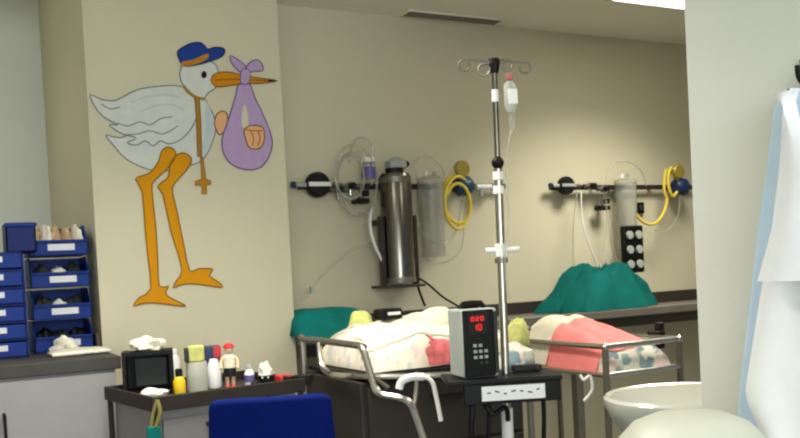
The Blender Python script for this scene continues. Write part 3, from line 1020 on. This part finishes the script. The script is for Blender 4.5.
MB().box(((x1a + x1b) / 2, (y1a + y1b) / 2 + .03, (cab_t + .12) / 2), (x1b - x1a - .01, y1b - y1a - .02, cab_t - .12)).done('cabinet', 'cotdark', C1, bevel=.005)
for k in range(3):
    hh = (cab_t - .14) / 3
    d = MB().box(((x1a + x1b) / 2, y1a + .03, .13 + hh * (k + .5)), (x1b - x1a - .05, .02, hh - .012)).done('drawer', 'cotdark', C1, bevel=.004)
    MB().box(((x1a + x1b) / 2, y1a + .012, .13 + hh * (k + .75)), (.16, .016, .014)).done('handle', 'dark', d, bevel=.003)
for x in (x1a + .04, x1b - .04):
    for y in (y1a + .06, y1b - .04):
        MB().cyl((x - .012, y, .04), (x + .012, y, .04), .04).cyl((x, y, .05), (x, y, .13), .012).done('wheel', 'dark', C1)
H1 = lambda u, v: .125 + .045 * math.exp(-((v - .75) / .45) ** 2) * math.exp(-((u - .72) / .55) ** 2)
kw1 = dict(seed=9, amp=.026, freq=4.5, p=4.)
xb0, xb1, yb0, yb1_ = x1a + .05, x1b - .01, y1a + .015, y1b - .005
mat1 = soft('quilt', xb0, xb1, yb0, yb1_, bz1 + .004, H1, 'quilt', **kw1)
tag(mat1, 'pale printed quilt puffed over the left cot', 'quilt')
o = soft('sheet', xb0, xb1, yb0, yb1_, bz1 + .004, H1, 'sheet', .07, .97, .10, .90, .010, thick=.008, wob=.08, **kw1)
tag(o, 'cream sheet lying across the top of the left cot quilt', 'sheet')
o = soft('blanket', xb0, xb1, yb0, yb1_, bz1 + .004, H1, 'redcloth', .36, .66, 0, .045, .012, thick=.007, wob=.06, **kw1)
tag(o, 'red and pink cloth hanging over the quilt front beside the pump', 'cloth')


def top1(x, y):
    u, v = (x - xb0) / (xb1 - xb0), (y - yb0) / (yb1_ - yb0)
    return bz1 + .004 + mound_z(min(1, max(0, u)), min(1, max(0, v)), H1, **kw1)


def on_bed1(px, py, d):
    p = at_d(px, py, d)
    return p


p = at_d(361, 326, d1 + .42)
crumple('folded_cloth', (p.x, p.y, p.z - .012), (.10, .08, .075), 'yellowgreen', .2, 2, 'small yellow-green cloth at the back of the left cot', 'cloth')
p = at_d(388, 317, d1 + .46)
t = thing('dark_case', 'dark flat case with a pale strip lying at the back of the left cot', 'case', (p.x, p.y, p.z - .01), .1)
MB().box((0, 0, .022), (.105, .06, .044)).done('body', 'black', t, local=True, bevel=.008)
MB().box((.01, -.031, .024), (.06, .006, .012)).done('strip', 'label', t, local=True, bevel=.002)
p = at_d(436, 322, d1 + .42)
crumple('white_towel', (p.x, p.y, p.z - .02), (.20, .10, .085), 'sheet', .25, 5, 'white towel bunched behind the left cot sheet, nearest the pump', 'towel')
p = at_d(518, 346, d1 + .30)
crumple('folded_cloth', (p.x, p.y, p.z), (.10, .08, .11), 'yellowgreen', .25, 7, 'yellow-green cloth just right of the pump and pole', 'cloth')
p = at_d(516, 372, d1 + .12)
crumple('folded_cloth', (p.x, p.y, p.z), (.14, .10, .11), 'flor', .25, 8, 'patterned cloth behind the pole, below the yellow-green one', 'cloth')
# white hoop strap on the drop gate
hp = [at_d(399, 389, d1 - .16), at_d(402, 381, d1 - .16), at_d(412, 377, d1 - .16), at_d(424, 377, d1 - .16), at_d(432, 382, d1 - .16), at_d(436, 396, d1 - .16), at_d(441, 421, d1 - .16)]
hs = thing('hanging_hose', 'white hose hooked over the front of the left cot', 'hose', hp[3])
MB().tube(hp, .0075).done('tube', 'white', hs)
MB().tube(hp[:4], .013).done('sleeve', 'white', hs)


# ---------------------------------------------------------- teal bundles
def drape(name, cx_, cy_, z0, w, d, h, m, label, seed, folds=9):
    mb = MB()
    nr, ns = 16, 72
    rings = []
    for i in range(nr + 1):
        t = i / nr
        ring = []
        for j in range(ns):
            a = 2 * PI * j / ns
            n = noise.noise(V((math.cos(a) * 1.6, math.sin(a) * 1.6, seed)))
            fd = abs(math.sin(a * folds / 2 + 2.2 * n + 1.7 * t))          # sharp fold ridges twisting outwards
            rad = t * (1 + (.5 - fd) * .30 * t + .12 * n * t) + .06 * max(0, t - .88) / .12
            zz = h * min(1., (1 - t) / .50) ** .72
            zz += h * (.5 - fd) * .34 * math.sin(PI * min(1, t * 1.05)) + h * .10 * noise.noise(V((math.cos(a) * t * 2.4, math.sin(a) * t * 2.4, seed + 3))) * (1 - t)
            ring.append(mb.bm.verts.new((cx_ + w / 2 * rad * math.cos(a), cy_ + d / 2 * rad * math.sin(a), z0 + max(0.002, zz))))
        rings.append(ring)
    for A, B in zip(rings, rings[1:]):
        for j in range(ns):
            k = (j + 1) % ns
            mb.bm.faces.new((A[j], A[k], B[k], B[j]))
    mb.bm.faces.new(list(reversed(rings[-1])))
    mb.bm.faces.new(rings[0])
    return tag(mb.done(name, m, weld=True), label, 'drape')


a, b = at_y(546, 300, 4.2), at_y(652, 300, 4.2)
tz = at_y(597, 270, 4.2).z
drape('surgical_drape', (a.x + b.x) / 2, 4.195, LZ + .001, (b.x - a.x) * .98, .30, (tz - LZ) * 1.02, 'teal', 'dark teal cloth bundle on the ledge under the right rail', 2.2)
# teal folded pad on the ledge, left
a, b = at_y(285, 320, 4.16), at_y(357, 320, 4.16)
tz = at_y(325, 309, 4.16).z
mb = MB()
g, hgt = [], tz - LZ
prof = [(.0, .30), (.012, .9), (.06, 1.0), (.2, 1.0), (.27, .98), (.285, .5), (.292, -.1), (.300, -.28)]
top = []
for i in range(25):
    u = i / 24
    row = []
    for k, (yy, hz) in enumerate(prof):
        e = (1 - abs(2 * u - 1) ** 6) ** .5 if hz > 0 else 1
        zz = LZ + .002 + hgt * (hz * e if hz > 0 else hz) + .006 * noise.noise(V((u * 7, k * .8, 3)))
        row.append((a.x + (b.x - a.x) * u, YB - .08 - yy - (.055 if hz <= 0 else 0) - .008 * (1 + math.sin(u * 19 + k)), max(zz, LZ + .004) if hz > 0 else zz))
    top.append(row)
mb.grid(top)
o = mb.done('surgical_drape', 'teal2')
s = o.modifiers.new('t', 'SOLIDIFY')
s.thickness = .008
s.offset = 0
tag(o, 'folded teal cloth at the left end of the ledge beside the stork wall', 'drape')

# ---------------------------------------------------------------- iv stand
DP = 2.72
pt, pb = at_d(494, 64, DP), at_d(506.5, 400, DP)
dirv = (pb - pt).normalized()
base = pt + dirv * ((pt.z - .06) / -dirv.z)
IV = thing('iv_stand', 'chrome drip stand with four curled hooks between the cots', 'drip stand', (base.x, base.y, 0))


def onpole(py):
    f = (py - 64) / (400 - 64)
    return pt + (pb - pt) * f


MB().tube([pt, onpole(250)], .0085, smooth=0, seg=14).done('upper_pole', 'steel', IV)
MB().tube([onpole(165), base], .0125, smooth=0, seg=14).done('lower_pole', 'pole', IV)
MB().lathe([(0, .016), (.016, .016), (.019, .004), (.012, -.028), (0, -.03)], pt).done('hub', 'black', IV)
for k, (ex, ey, off) in enumerate(((464, 65.5, 0), (484, 70, -.085), (507, 65, .085), (525, 68, 0))):
    side = r0 * (1 if ex > 494 else -1)
    R = .0165
    c = at_d(ex, ey, DP + off)
    tp = c + V((0, 0, R))
    pts = [pt + V((0, 0, .004)), pt + (tp - pt) * .5 + V((0, 0, .006)), tp - side * .012 + V((0, 0, .001)), tp]
    for q in range(1, 9):
        an = PI / 2 - q * 1.68 * PI / 8
        pts.append(c + side * (R * math.cos(an)) + V((0, 0, R * math.sin(an))))
    MB().tube(pts, .0034, smooth=3).done('hook', 'dullsteel', IV)
c = onpole(163)
MB().sph(c + V((-.004, -.006, 0)), .019).done('height_knob', 'black', IV)
MB().cyl(onpole(172), onpole(180), .016).done('collar', 'white', IV)
MB().cyl(onpole(186), onpole(194), .017).done('collar', 'white', IV)
MB().cyl(onpole(90), onpole(102), .0105).done('sticker', 'white', IV)
MB().cyl(onpole(408), onpole(408) + dirv * .5, .0175).done('white_sleeve', 'white', IV)
c = onpole(250)
MB().cyl(c + r0 * -.045, c + r0 * .055, .008).cyl(c + V((0, 0, -.02)), c + V((0, 0, .02)), .018).done('cross_clamp', 'white', IV)
MB().cyl(onpole(258), onpole(263), .02).done('clamp_ring', 'dullsteel', IV)
for k in range(5):
    an = 2 * PI * k / 5 + .3
    f = MB().tube([(base.x, base.y, .10), (base.x + .15 * math.cos(an), base.y + .15 * math.sin(an), .085), (base.x + .27 * math.cos(an), base.y + .27 * math.sin(an), .065)], .013).done('foot', 'dullsteel', IV)
    MB().cyl((base.x + .27 * math.cos(an) - .01, base.y + .27 * math.sin(an), .03), (base.x + .27 * math.cos(an) + .01, base.y + .27 * math.sin(an), .03), .03).done('wheel', 'dark', f)
# drip bag
h = at_d(508, 72, DP - .03)
t = thing('drip_bag', 'small clear drip bag with a red cap hanging from the drip stand', 'drip bag', h)
s = DP / F_PX
MB().lathe([(0, 0), (.010, 0), (.020, -.010), (.021, -.075), (.012, -.092), (0, -.094)], h + V((.004, 0, -.028)), sy=.6).done('bag', 'frosted', t)
MB().box(h + V((.004, -.012, -.075)), (.030, .008, .045), rz=-.4).done('label', 'white', t, bevel=.002)
MB().box(h + V((.004, 0, -.014)), (.020, .012, .020), rz=-.4).done('cap', 'bagred', t, bevel=.004)
MB().lathe([(0, 0), (.009, 0), (.010, -.04), (.004, -.05), (0, -.05)], h + V((.006, 0, -.125))).done('drip_chamber', 'clear', t)
MB().tube([h + V((.006, 0, -.17)), at_d(509, 140, DP - .03), at_d(506, 175, DP - .03), at_d(508, 215, DP - .03), at_d(505, 260, DP - .03), at_d(508, 300, DP - .03)], .0028).done('line', 'tube', t)

# --------------------------------------------------- shelf and infusion pump
SZ = at_d(480, 376, DP - .05).z
sc_ = at_d(501, 388, DP - .04)
SR = math.radians(-24)
S = thing('pump_shelf', 'black equipment shelf with a white label strip under the pump', 'shelf', (sc_.x, sc_.y, SZ - .075), SR)
MB().box((0, .02, .066), (.335, .20, .014)).done('top_plate', 'black', S, local=True, bevel=.003)
MB().box((.02, -.07, .030), (.285, .016, .06)).done('front_panel', 'black', S, local=True, bevel=.003)
MB().box((0.03, .03, .025), (.20, .16, .05)).done('housing', 'dark', S, local=True, bevel=.003)
lb_ = MB().box((.022, -.0795, .031), (.185, .003, .042)).done('label_strip', 'white', S, local=True)
mk = MB()
for k in range(7):
    mk.box((-.05 + .024 * k, -.0815, .033 + .004 * math.sin(k * 2.3)), (.010 + .004 * (k % 2), .001, .004), ry=.3 * math.sin(k * 1.7))
mk.done('label_mark', 'dark', lb_, smooth=False, local=True)
hose('power_cable', [at_d(470, 395, DP - .05), at_d(472, 412, DP - .06), at_d(471, 430, DP - .06), at_d(474, 470, DP - .05)], .009, 'black', 'thick black cable hanging left of the white sleeve under the shelf', 'cable')
hose('power_cable', [at_d(483, 398, DP - .06), at_d(486, 406, DP - .09), at_d(494, 414, DP - .09), at_d(503, 408, DP - .09), at_d(507, 410, DP - .09), at_d(508, 420, DP - .07)], .008, 'black', 'black cable curving to the top of the white sleeve', 'cable')
hose('power_cable', [at_d(489, 396, DP - .05), at_d(489, 420, DP - .06), at_d(487, 470, DP - .05)], .007, 'black', 'black cable hanging nearest the white sleeve under the shelf', 'cable')
hose('power_cable', [at_d(543, 396, DP + .02), at_d(544, 420, DP + .02), at_d(543, 470, DP + .02)], .007, 'black', 'black cable hanging at the right end of the shelf', 'cable')
pc_ = at_d(485, 376, DP - .10)
PR = math.radians(-9)
PU = thing('infusion_pump', 'grey and black infusion pump with a red digital display', 'pump', (pc_.x, pc_.y + .03, SZ + .001), PR)
pw, pd, ph = .112, .11, (at_d(480, 309, DP - .1).z - SZ)
MB().box((0, pd / 2 - .02, ph / 2), (pw, pd, ph)).done('case', 'grey', PU, local=True, bevel=.006)
fp = MB().box((-.006, -.023, ph / 2), (pw - .016, .010, ph - .006)).done('front_panel', 'black', PU, local=True, bevel=.003)
MB().box((pw / 2 - .009, -.024, ph / 2), (.012, .012, ph - .02)).done('door_edge', 'greybox', PU, local=True, bevel=.002)
MB().box((-.010, -.0285, ph * .80), (.062, .002, ph * .32)).done('display_window', 'dark', fp, local=True)


def digit(mb, x, z, w, h, segs):
    t_ = .0035
    S_ = dict(a=(0, h / 2, w, t_), g=(0, 0, w, t_), d=(0, -h / 2, w, t_), b=(w / 2, h / 4, t_, h / 2), c=(w / 2, -h / 4, t_, h / 2), e=(-w / 2, -h / 4, t_, h / 2), f=(-w / 2, h / 4, t_, h / 2))
    for s in segs:
        dx, dz, a, b = S_[s]
        mb.box((x + dx, -.0300, z + dz), (a, .0015, b))


dg = MB()
for k, sg in enumerate(('abcdef', 'abged', 'abcdef')):
    digit(dg, -.026 + .015 * k, ph * .86, .008, .011, sg)
for k, sg in enumerate(('bc', 'abcdef')):
    digit(dg, -.019 + .015 * k, ph * .735, .009, .016, sg)
dg.done('digits', 'led', fp, local=True, smooth=False)
for r in range(4):
    for c_ in range(3):
        if (r, c_) in ((3, 0), (0, 2)):
            continue
        MB().box((-.022 + .017 * c_, -.0295, ph * (.47 - .085 * r)), (.011, .004, .009)).done('key', 'grey' if r < 3 else 'greybox', fp, local=True, bevel=.001)
MB().tube([(-.035, .03, ph - .004), (-.03, .03, ph + .013), (.03, .03, ph + .013), (.035, .03, ph - .004)], .009, smooth=2).done('handle', 'black', PU, local=True)
MB().box((.0, .05, ph + .006), (.05, .04, .016)).done('clamp', 'black', PU, local=True, bevel=.004)
p = at_d(528, 375, DP)
t = thing('cable_adapter', 'small dark adapter lying at the right end of the black shelf', 'adapter', (p.x, p.y, SZ), SR)
MB().box((0, .02, .010), (.09, .04, .018)).done('body', 'dark', t, local=True, bevel=.004)
MB().box((.03, -.004, .010), (.012, .01, .01)).done('plug', 'greybox', t, local=True)

# ----------------------------------------------------------------- trolley
TZ = .88
nc = at_z(152, 397.5, TZ)
TR = math.radians(8)
TW, TD = .58, .50
T = thing('medical_trolley', 'grey drawer trolley with a dark rimmed top beneath the stork', 'trolley', (nc.x, nc.y, 0), TR)


def tl(x, y, z=TZ):
    return WM[T.name] @ V((x, y, z))


mb = MB()
mb.box((TW / 2, TD / 2, TZ - .04), (TW - .01, TD - .01, .016))
mb.done('tray', 'trolleydark', T, local=True)
mb = MB()
rh = .05
for y in (.007, TD - .007):
    mb.box((TW / 2, y, TZ - rh / 2), (TW, .014, rh))
for x in (.007, TW - .007):
    mb.box((x, TD / 2, TZ - rh / 2), (.014, TD - .028, rh))
mb.done('rim', 'trolleydark', T, local=True, bevel=.003)
MB().box((TW / 2, TD / 2, .50), (TW - .06, TD - .06, .66)).done('carcass', 'trolley', T, local=True)
for k in range(4):
    d = MB().box((TW / 2, .027, .25 + .155 * k + .01), (TW - .08, .018, .145)).done('drawer', 'trolley', T, local=True, bevel=.004)
    MB().box((TW / 2, .012, .29 + .155 * k + .01), (.2, .014, .016)).done('handle', 'trolleydark', d, local=True, bevel=.003)
for x in (.016, TW - .016):
    for y in (.016, TD - .016):
        MB().cyl((x, y, .09), (x, y, TZ - rh), .010).done('post', 'trolleydark', T, local=True)
        MB().cyl((x - .012, y, .045), (x + .012, y, .045), .045).cyl((x, y, .05), (x, y, .12), .012).done('wheel', 'dark', T, local=True)
IZ = TZ - .031          # tray surface


def item(px, py):
    p = at_z(px, py + 4, IZ)
    return V((p.x, p.y, IZ + .001)), depth(p) / F_PX


# black open box
p, s = item(148, 391)
BR = math.radians(-13)
w, h, d = 50 * s, 43 * s, .13
t = thing('black_box', 'black open-fronted box standing on the left of the trolley', 'box', (p.x + .008, p.y + .01, p.z), BR)
mb = MB()
for sx in (-1, 1):
    mb.box((sx * (w / 2 - .007), d / 2, h / 2), (.014, d, h))
mb.box((0, d / 2, h - .007), (w - .028, d, .014)).box((0, d / 2, .006), (w - .028, d, .012)).box((0, d - .004, h / 2), (w - .028, .008, h - .02))
mb.done('shell', 'black', t, local=True, smooth=False)
MB().box((.010, .055, h * .50), (w * .62, .012, h * .66)).done('inner_panel', 'greybox', t, local=True, bevel=.002)
top_c = WM[t.name] @ V((.0, d / 2, h + .001))
crumple('crumpled_wrap', top_c, (.13, .09, .05), 'sheet', .6, 11, 'crumpled cream wrapping on top of the black box', 'wrapping')
q, s2 = item(153, 394)
crumple('white_packet', (q.x, q.y - .012, q.z), (.105, .05, .038), 'paper', .35, 13, 'white packet lying in front of the black box', 'packet')


def bottle(name, px, py, prof, m, label, cap=None, cat='bottle', extra=None):
    """prof in photo pixels (radius, height)"""
    p, s = item(px, py)
    t = thing(name, label, cat, p)
    MB().lathe([(0, 0)] + [(r * s, hh * s) for r, hh in prof] + [(0, prof[-1][1] * s)], p).done('bottle', m, t)
    if cap:
        r, z0, z1_, cm = cap
        MB().lathe([(0, z0 * s), (r * s, z0 * s), (r * s, z1_ * s * .96), (r * .85 * s, z1_ * s), (0, z1_ * s)], p).done('cap', cm, t)
    if extra:
        r, z0, z1_, cm = extra
        MB().lathe([(r * s, z0 * s), (r * s, z1_ * s)], p).done('label', cm, t)
    return t, p, s


bottle('plastic_bottle', 180, 390, [(5.6, 0), (6, 2), (6, 13), (4, 17), (3, 18)], 'yellow', 'squat yellow bottle with a black cap beside the black box', (3.6, 17, 25, 'black'))
bottle('plastic_bottle', 176, 381, [(5, 0), (5.2, 2), (5.2, 26), (3, 30), (2.5, 31)], 'white', 'slim white bottle standing behind the yellow bottle', (3, 30, 36, 'white'))
_, p, s = bottle('plastic_jar', 198, 387, [(10, 0), (10.4, 2), (10.4, 27), (10, 29)], 'frosted', 'wide translucent jar standing under the yellow-green pack', None, 'jar')
t = thing('pack', 'yellow-green pack standing on the translucent jar', 'pack', p + V((0, 0, 29.5 * s)))
MB().box(p + V((.0, 0, 29.5 * s + 8 * s)), (16 * s, .045, 16 * s), rz=-.2).done('body', 'yellowgreen', t, bevel=.006)
MB().box(p + V((-9.5 * s, 0, 29.5 * s + 7 * s)), (4 * s, .045, 14 * s), rz=-.2).done('end_flap', 'greybox', t, bevel=.003)
p2, s2 = item(215, 377)
bottle('plastic_bottle', 215, 384, [(6.5, 0), (7, 2), (7.2, 18), (5.4, 25), (4.2, 27)], 'white', 'plump white bottle beside the translucent jar', (4.4, 26.5, 29, 'white'))
t = thing('small_carton', 'dark blue and red carton behind the plump white bottle', 'carton', p2)
MB().box(p2 + V((0, .02, 17.5 * s2)), (15 * s2, .05, 35 * s2), rz=-.2).done('body', 'navy', t, bevel=.003)
MB().box(p2 + V((3.5 * s2, -.007, 29 * s2)), (7.5 * s2, .006, 11 * s2), rz=-.2).done('red_panel', 'red', t, bevel=.001)
# little doll
p, s = item(231, 385)
t = thing('doll', 'little doll in a red cap, cream top and dark shorts', 'doll', p, math.radians(-20))
hh = 46 * s
mb = MB()
for sx in (-1, 1):
    mb.tube([(sx * .010, 0, .012), (sx * .011, 0, hh * .22), (sx * .012, 0, hh * .42)], .008, radii=[.006, .007, .008, .009], smooth=3)
    mb.tube([(sx * .018, 0, hh * .70), (sx * .030, -.004, hh * .60), (sx * .030, -.014, hh * .48)], .006, radii=[.007, .006, .005], smooth=3)
    mb.sph((sx * .030, -.016, hh * .465), .0065, seg=10)
mb.lathe([(0, hh * .38), (.018, hh * .40), (.020, hh * .5), (.018, hh * .62), (.020, hh * .70), (.008, hh * .75), (.006, hh * .77), (.0, hh * .78)], sy=.7)
mb.sph((0, 0, hh * .86), hh * .105, (.95, .95, 1.1))
mb.sph((0, -hh * .105, hh * .85), .003, seg=8)
mb.done('body', 'skin', t, local=True)
MB().lathe([(hh * .105, hh * .885), (hh * .118, hh * .90), (hh * .10, hh * .965), (hh * .05, hh * .995), (0, hh)], seg=24).done('cap', 'red', t, local=True)
MB().lathe([(.021, hh * .42), (.0225, hh * .5), (.021, hh * .62), (.0225, hh * .70), (.012, hh * .755)], sy=.78).done('shirt', 'sheet', t, local=True)
MB().lathe([(.0235, hh * .27), (.024, hh * .38), (.022, hh * .46)], sy=.8).done('shorts', 'dark', t, local=True)
MB().sph((-.011, -.005, .008), .010, (.9, 1.5, .8)).sph((.011, -.005, .008), .010, (.9, 1.5, .8)).done('shoes', 'red', t, local=True)
bottle('plastic_bottle', 250, 381, [(4.8, 0), (5, 1), (5, 12), (3, 15), (2.4, 16)], 'white', 'small white bottle with a blue label right of the doll', (2.6, 15, 20, 'grey'), extra=(5.15, 3, 10, 'purple'))
p, s = item(266, 380)
t = thing('tissue_pot', 'small dark pot stuffed with white tissue on the trolley', 'pot', p)
MB().lathe([(0, 0), (7 * s, 0), (8 * s, 9 * s), (7 * s, 9 * s), (6 * s, 2 * s), (0, 2 * s)], p).done('pot', 'dark', t)
crumple('tissue', p + V((0, 0, 5 * s)), (13 * s, 13 * s, 17 * s), 'paper', .6, 21, 'white tissue tuft sticking out of the dark pot', 'tissue')
p, s = item(256, 383)
crumple('dark_scrap', p, (10 * s, .03, 7 * s), 'dark', .4, 31, 'small dark scrap between the blue-labelled bottle and the dark pot', 'scrap')
p, s = item(284, 379)
t = thing('red_packet', 'flat red packet lying at the right of the trolley top', 'packet', p, .2)
MB().box((0, 0, .016), (14 * s, .05, .03)).done('body', 'red', t, local=True, bevel=.005)
MB().box((0, -.026, .014), (8 * s, .003, .014)).done('label', 'dark', t, local=True)
p, s = item(303, 381)
t = thing('dark_dish', 'dark kidney dish at the far right of the trolley top', 'dish', p, .2)
MB().lathe([(0, 0), (.03, 0), (.042, .036), (.038, .036), (.026, .006), (0, .006)], p, sx=1.1, sy=.8).done('bowl', 'trolleydark', t)
# cloth tag dangling from the trolley's left front corner
c = tl(.0, -.006, TZ - .045)
dg_ = thing('hanging_tag', 'yellow-green cord with a teal tag dangling from the trolley rim', 'tag', c)
p0, p1, p2 = at_d(157, 400, depth(nc) - .03), at_d(153, 415, depth(nc) - .03), at_d(151, 429, depth(nc) - .03)
MB().tube([p0, p1, p2], .006).tube([p0, at_d(160, 412, depth(nc) - .03), at_d(156, 427, depth(nc) - .03)], .007).done('cord', 'cord', dg_)
MB().box(at_d(154, 434, depth(nc) - .03), (.045, .012, .05), rz=-.3).done('tag', 'teal2', dg_, bevel=.004)

# ------------------------------------------------------------- blue chair
CD = 2.36
cl, cr = at_d(212, 397, CD), at_d(328, 394, CD + .02)
mid = (cl + cr) / 2
zt = mid.z
CW = (cr - cl).length
ang = math.atan2(cr.y - cl.y, cr.x - cl.x)
CH = thing('office_chair', 'blue upholstered chair back in front of the trolley', 'chair', (mid.x, mid.y, 0), ang)
mb = MB()
g = []
for i in range(13):
    u = i / 12 * 2 - 1
    row = []
    for j in range(13):
        v = j / 12
        hw = CW / 2 * (1.0 + .16 * (1 - v)) if v > .2 else CW / 2 * (1.13 - .4 * (.2 - v))
        row.append((u * hw, .018 * u * u + .03 * (1 - v), .52 + (zt - .52) * v + .012 * 0 - (.006 * abs(u) ** 8 if v == 1 else 0)))
    g.append(row)
mb.grid(g)
o = mb.done('backrest', 'chairblue', CH, local=True)
s = o.modifiers.new('t', 'SOLIDIFY')
s.thickness = .045
b = o.modifiers.new('b', 'BEVEL')
b.width = .012
b.segments = 3
sy = -.27
MB().box((0, sy, .46), (.42, .40, .07)).done('seat', 'chairblue', CH, local=True, bevel=.025)
MB().tube([(0, .06, .70), (0, .06, .46), (0, -.02, .41), (0, sy, .41)], .016).done('back_support', 'dark', CH, local=True)
MB().cyl((0, sy, .12), (0, sy, .42), .025).done('column', 'dark', CH, local=True)
for k in range(5):
    a = 2 * PI * k / 5
    ex, ey = .25 * math.cos(a), sy + .25 * math.sin(a)
    f = MB().tube([(0, sy, .12), (ex * .6, sy + (ey - sy) * .6, .10), (ex, ey, .07)], .016).done('foot', 'dark', CH, local=True)
    MB().sph((ex, ey, .03), .03).done('caster', 'black', f, local=True)

# -------------------------------------------------------- basin, bin, coat
bc = at_z(700, 397, .86)
by = max(bc.y, YW + .265)
k_ = by / bc.y
BZ = .86
bx_ = bc.x
rb = 86 * depth(bc) / F_PX
BA = thing('wash_basin', 'white ceramic wash basin partly hidden by the near wall', 'basin', (bx_, by, 0))
MB().lathe([(0, -.20), (.10, -.195), (rb * .72, -.13), (rb * .93, -.05), (rb, -.012), (rb, 0.0), (rb * .97, .008), (rb * .92, .004), (rb * .86, -.02), (rb * .62, -.10), (.05, -.13), (0, -.132)], (bx_, by, BZ), seg=48,
           sy=.95).done('bowl', 'ceramic', BA)
MB().lathe([(.11, .0), (.10, .02), (.075, .2), (.08, .55), (.11, BZ - .19)], (bx_, by, 0), sy=.9).done('pedestal', 'ceramic', BA)
MB().lathe([(0, 0), (.022, 0), (.02, .004), (0, .004)], (bx_, by, BZ - .131)).done('drain', 'chrome', BA)
wb = at_d(690, 411, 1.83)
rd = .16
WB = thing('waste_bin', 'white bin with a rounded lid in front of the basin, cut by the frame', 'bin', (min(wb.x, XW - rd - .012), wb.y, 0))
wx = min(wb.x, XW - rd - .012)
lz = wb.z
MB().lathe([(0, 0), (rd * .8, 0), (rd * .82, .02), (rd * .95, lz - .14), (rd * .95, lz - .12), (0, lz - .12)], (wx, wb.y, 0), seg=48).done('body', 'binwhite', WB)
MB().lathe([(0, 0), (rd * .45, -.006), (rd * .72, -.024), (rd * .90, -.055), (rd * .99, -.095), (rd, -.118), (0, -.119)], (wx, wb.y, lz), seg=48).done('lid', 'binwhite', WB)

# hook and garments
hk = at_x(809, 74, XW)
t = thing('coat_hook', 'black coat hook on the near wall at the right edge', 'hook', hk)
MB().box(hk + V((-.005, 0, .0)), (.010, .03, .07)).done('plate', 'black', t, bevel=.003)
MB().tube([hk + V((-.006, 0, -.005)), hk + V((-.022, 0, -.018)), hk + V((-.034, 0, -.005)), hk + V((-.036, 0, .016))], .005).done('prong', 'black', t)


def garment(name, edge, off, thick, yr, m, label, zbot, seed, nf=5):
    """cloth hanging against the wall: closed folded tube; edge = [(px, py)] its far (left) edge"""
    mb = MB()
    es = [at_x(px, py, XW - off) for px, py in edge]
    es = [(p.y, p.z) for p in es]
    zt_ = es[0][1]
    rings = []
    nz, na = 40, 60
    for i in range(nz + 1):
        z = zt_ + (zbot - zt_) * i / nz
        yl = es[-1][0]
        for (ya, za), (yb_, zb_) in zip(es, es[1:]):
            if zb_ <= z <= za:
                f = (za - z) / max(1e-6, za - zb_)
                yl = ya + (yb_ - ya) * f
                break
        t_ = i / nz
        yrr = yr[0] + (yr[1] - yr[0]) * min(1, t_ * 2.2)
        cy_, hy = (yl + yrr) / 2, (yl - yrr) / 2
        ring = []
        for k in range(na):
            a = 2 * PI * k / na
            fo = 1 + .22 * math.sin(a * nf + seed + .8 * t_) * min(1, .25 + t_)
            th = thick * (.5 + .5 * min(1, t_ * 1.5))
            x = XW - off - th * math.sin(a) * fo
            ring.append(mb.bm.verts.new((min(XW - .004, x), cy_ + hy * math.cos(a), z)))
        rings.append(ring)
    for A, B in zip(rings, rings[1:]):
        for k in range(na):
            l = (k + 1) % na
            mb.bm.faces.new((A[k], A[l], B[l], B[k]))
    mb.bm.faces.new(rings[0])
    mb.bm.faces.new(list(reversed(rings[-1])))
    return tag(mb.done(name, m), label, 'gown')


garment('hospital_gown', [(788, 91), (776, 100), (768, 160), (757, 240), (747, 330), (739, 400), (737, 470)], .029, .021, (hk.y + .013 - .02, hk.y - .14), 'gown', 'pale blue gown hanging on the hook behind the white coat', .42, 1.)
wc = garment('white_coat', [(797, 88), (786, 96), (781, 160), (771, 240), (760, 300), (745, 395), (764, 440), (775, 470)], .094, .031, (hk.y + .013 - .04, hk.y - .16), 'coat', 'white coat hanging over the pale blue gown at the right edge', .45, 3.)

sl = garment('sleeve', [(797, 89), (789, 97), (783, 160), (772, 230), (757, 284)], .145, .018, (hk.y - .03, hk.y - .16), 'coat', 'x', at_x(775, 281, XW - .145).z, 2., 4)
for k in ('label', 'category'):
    del sl[k]
sl.parent = wc

# ------------------------------------------------------------- render look
SC.cycles.filter_width = 2.2
SC.view_settings.view_transform = 'Standard'
SC.view_settings.look = 'None'
SC.view_settings.gamma = 1
SC.view_settings.exposure = 0.12
SC.view_settings.use_curve_mapping = False
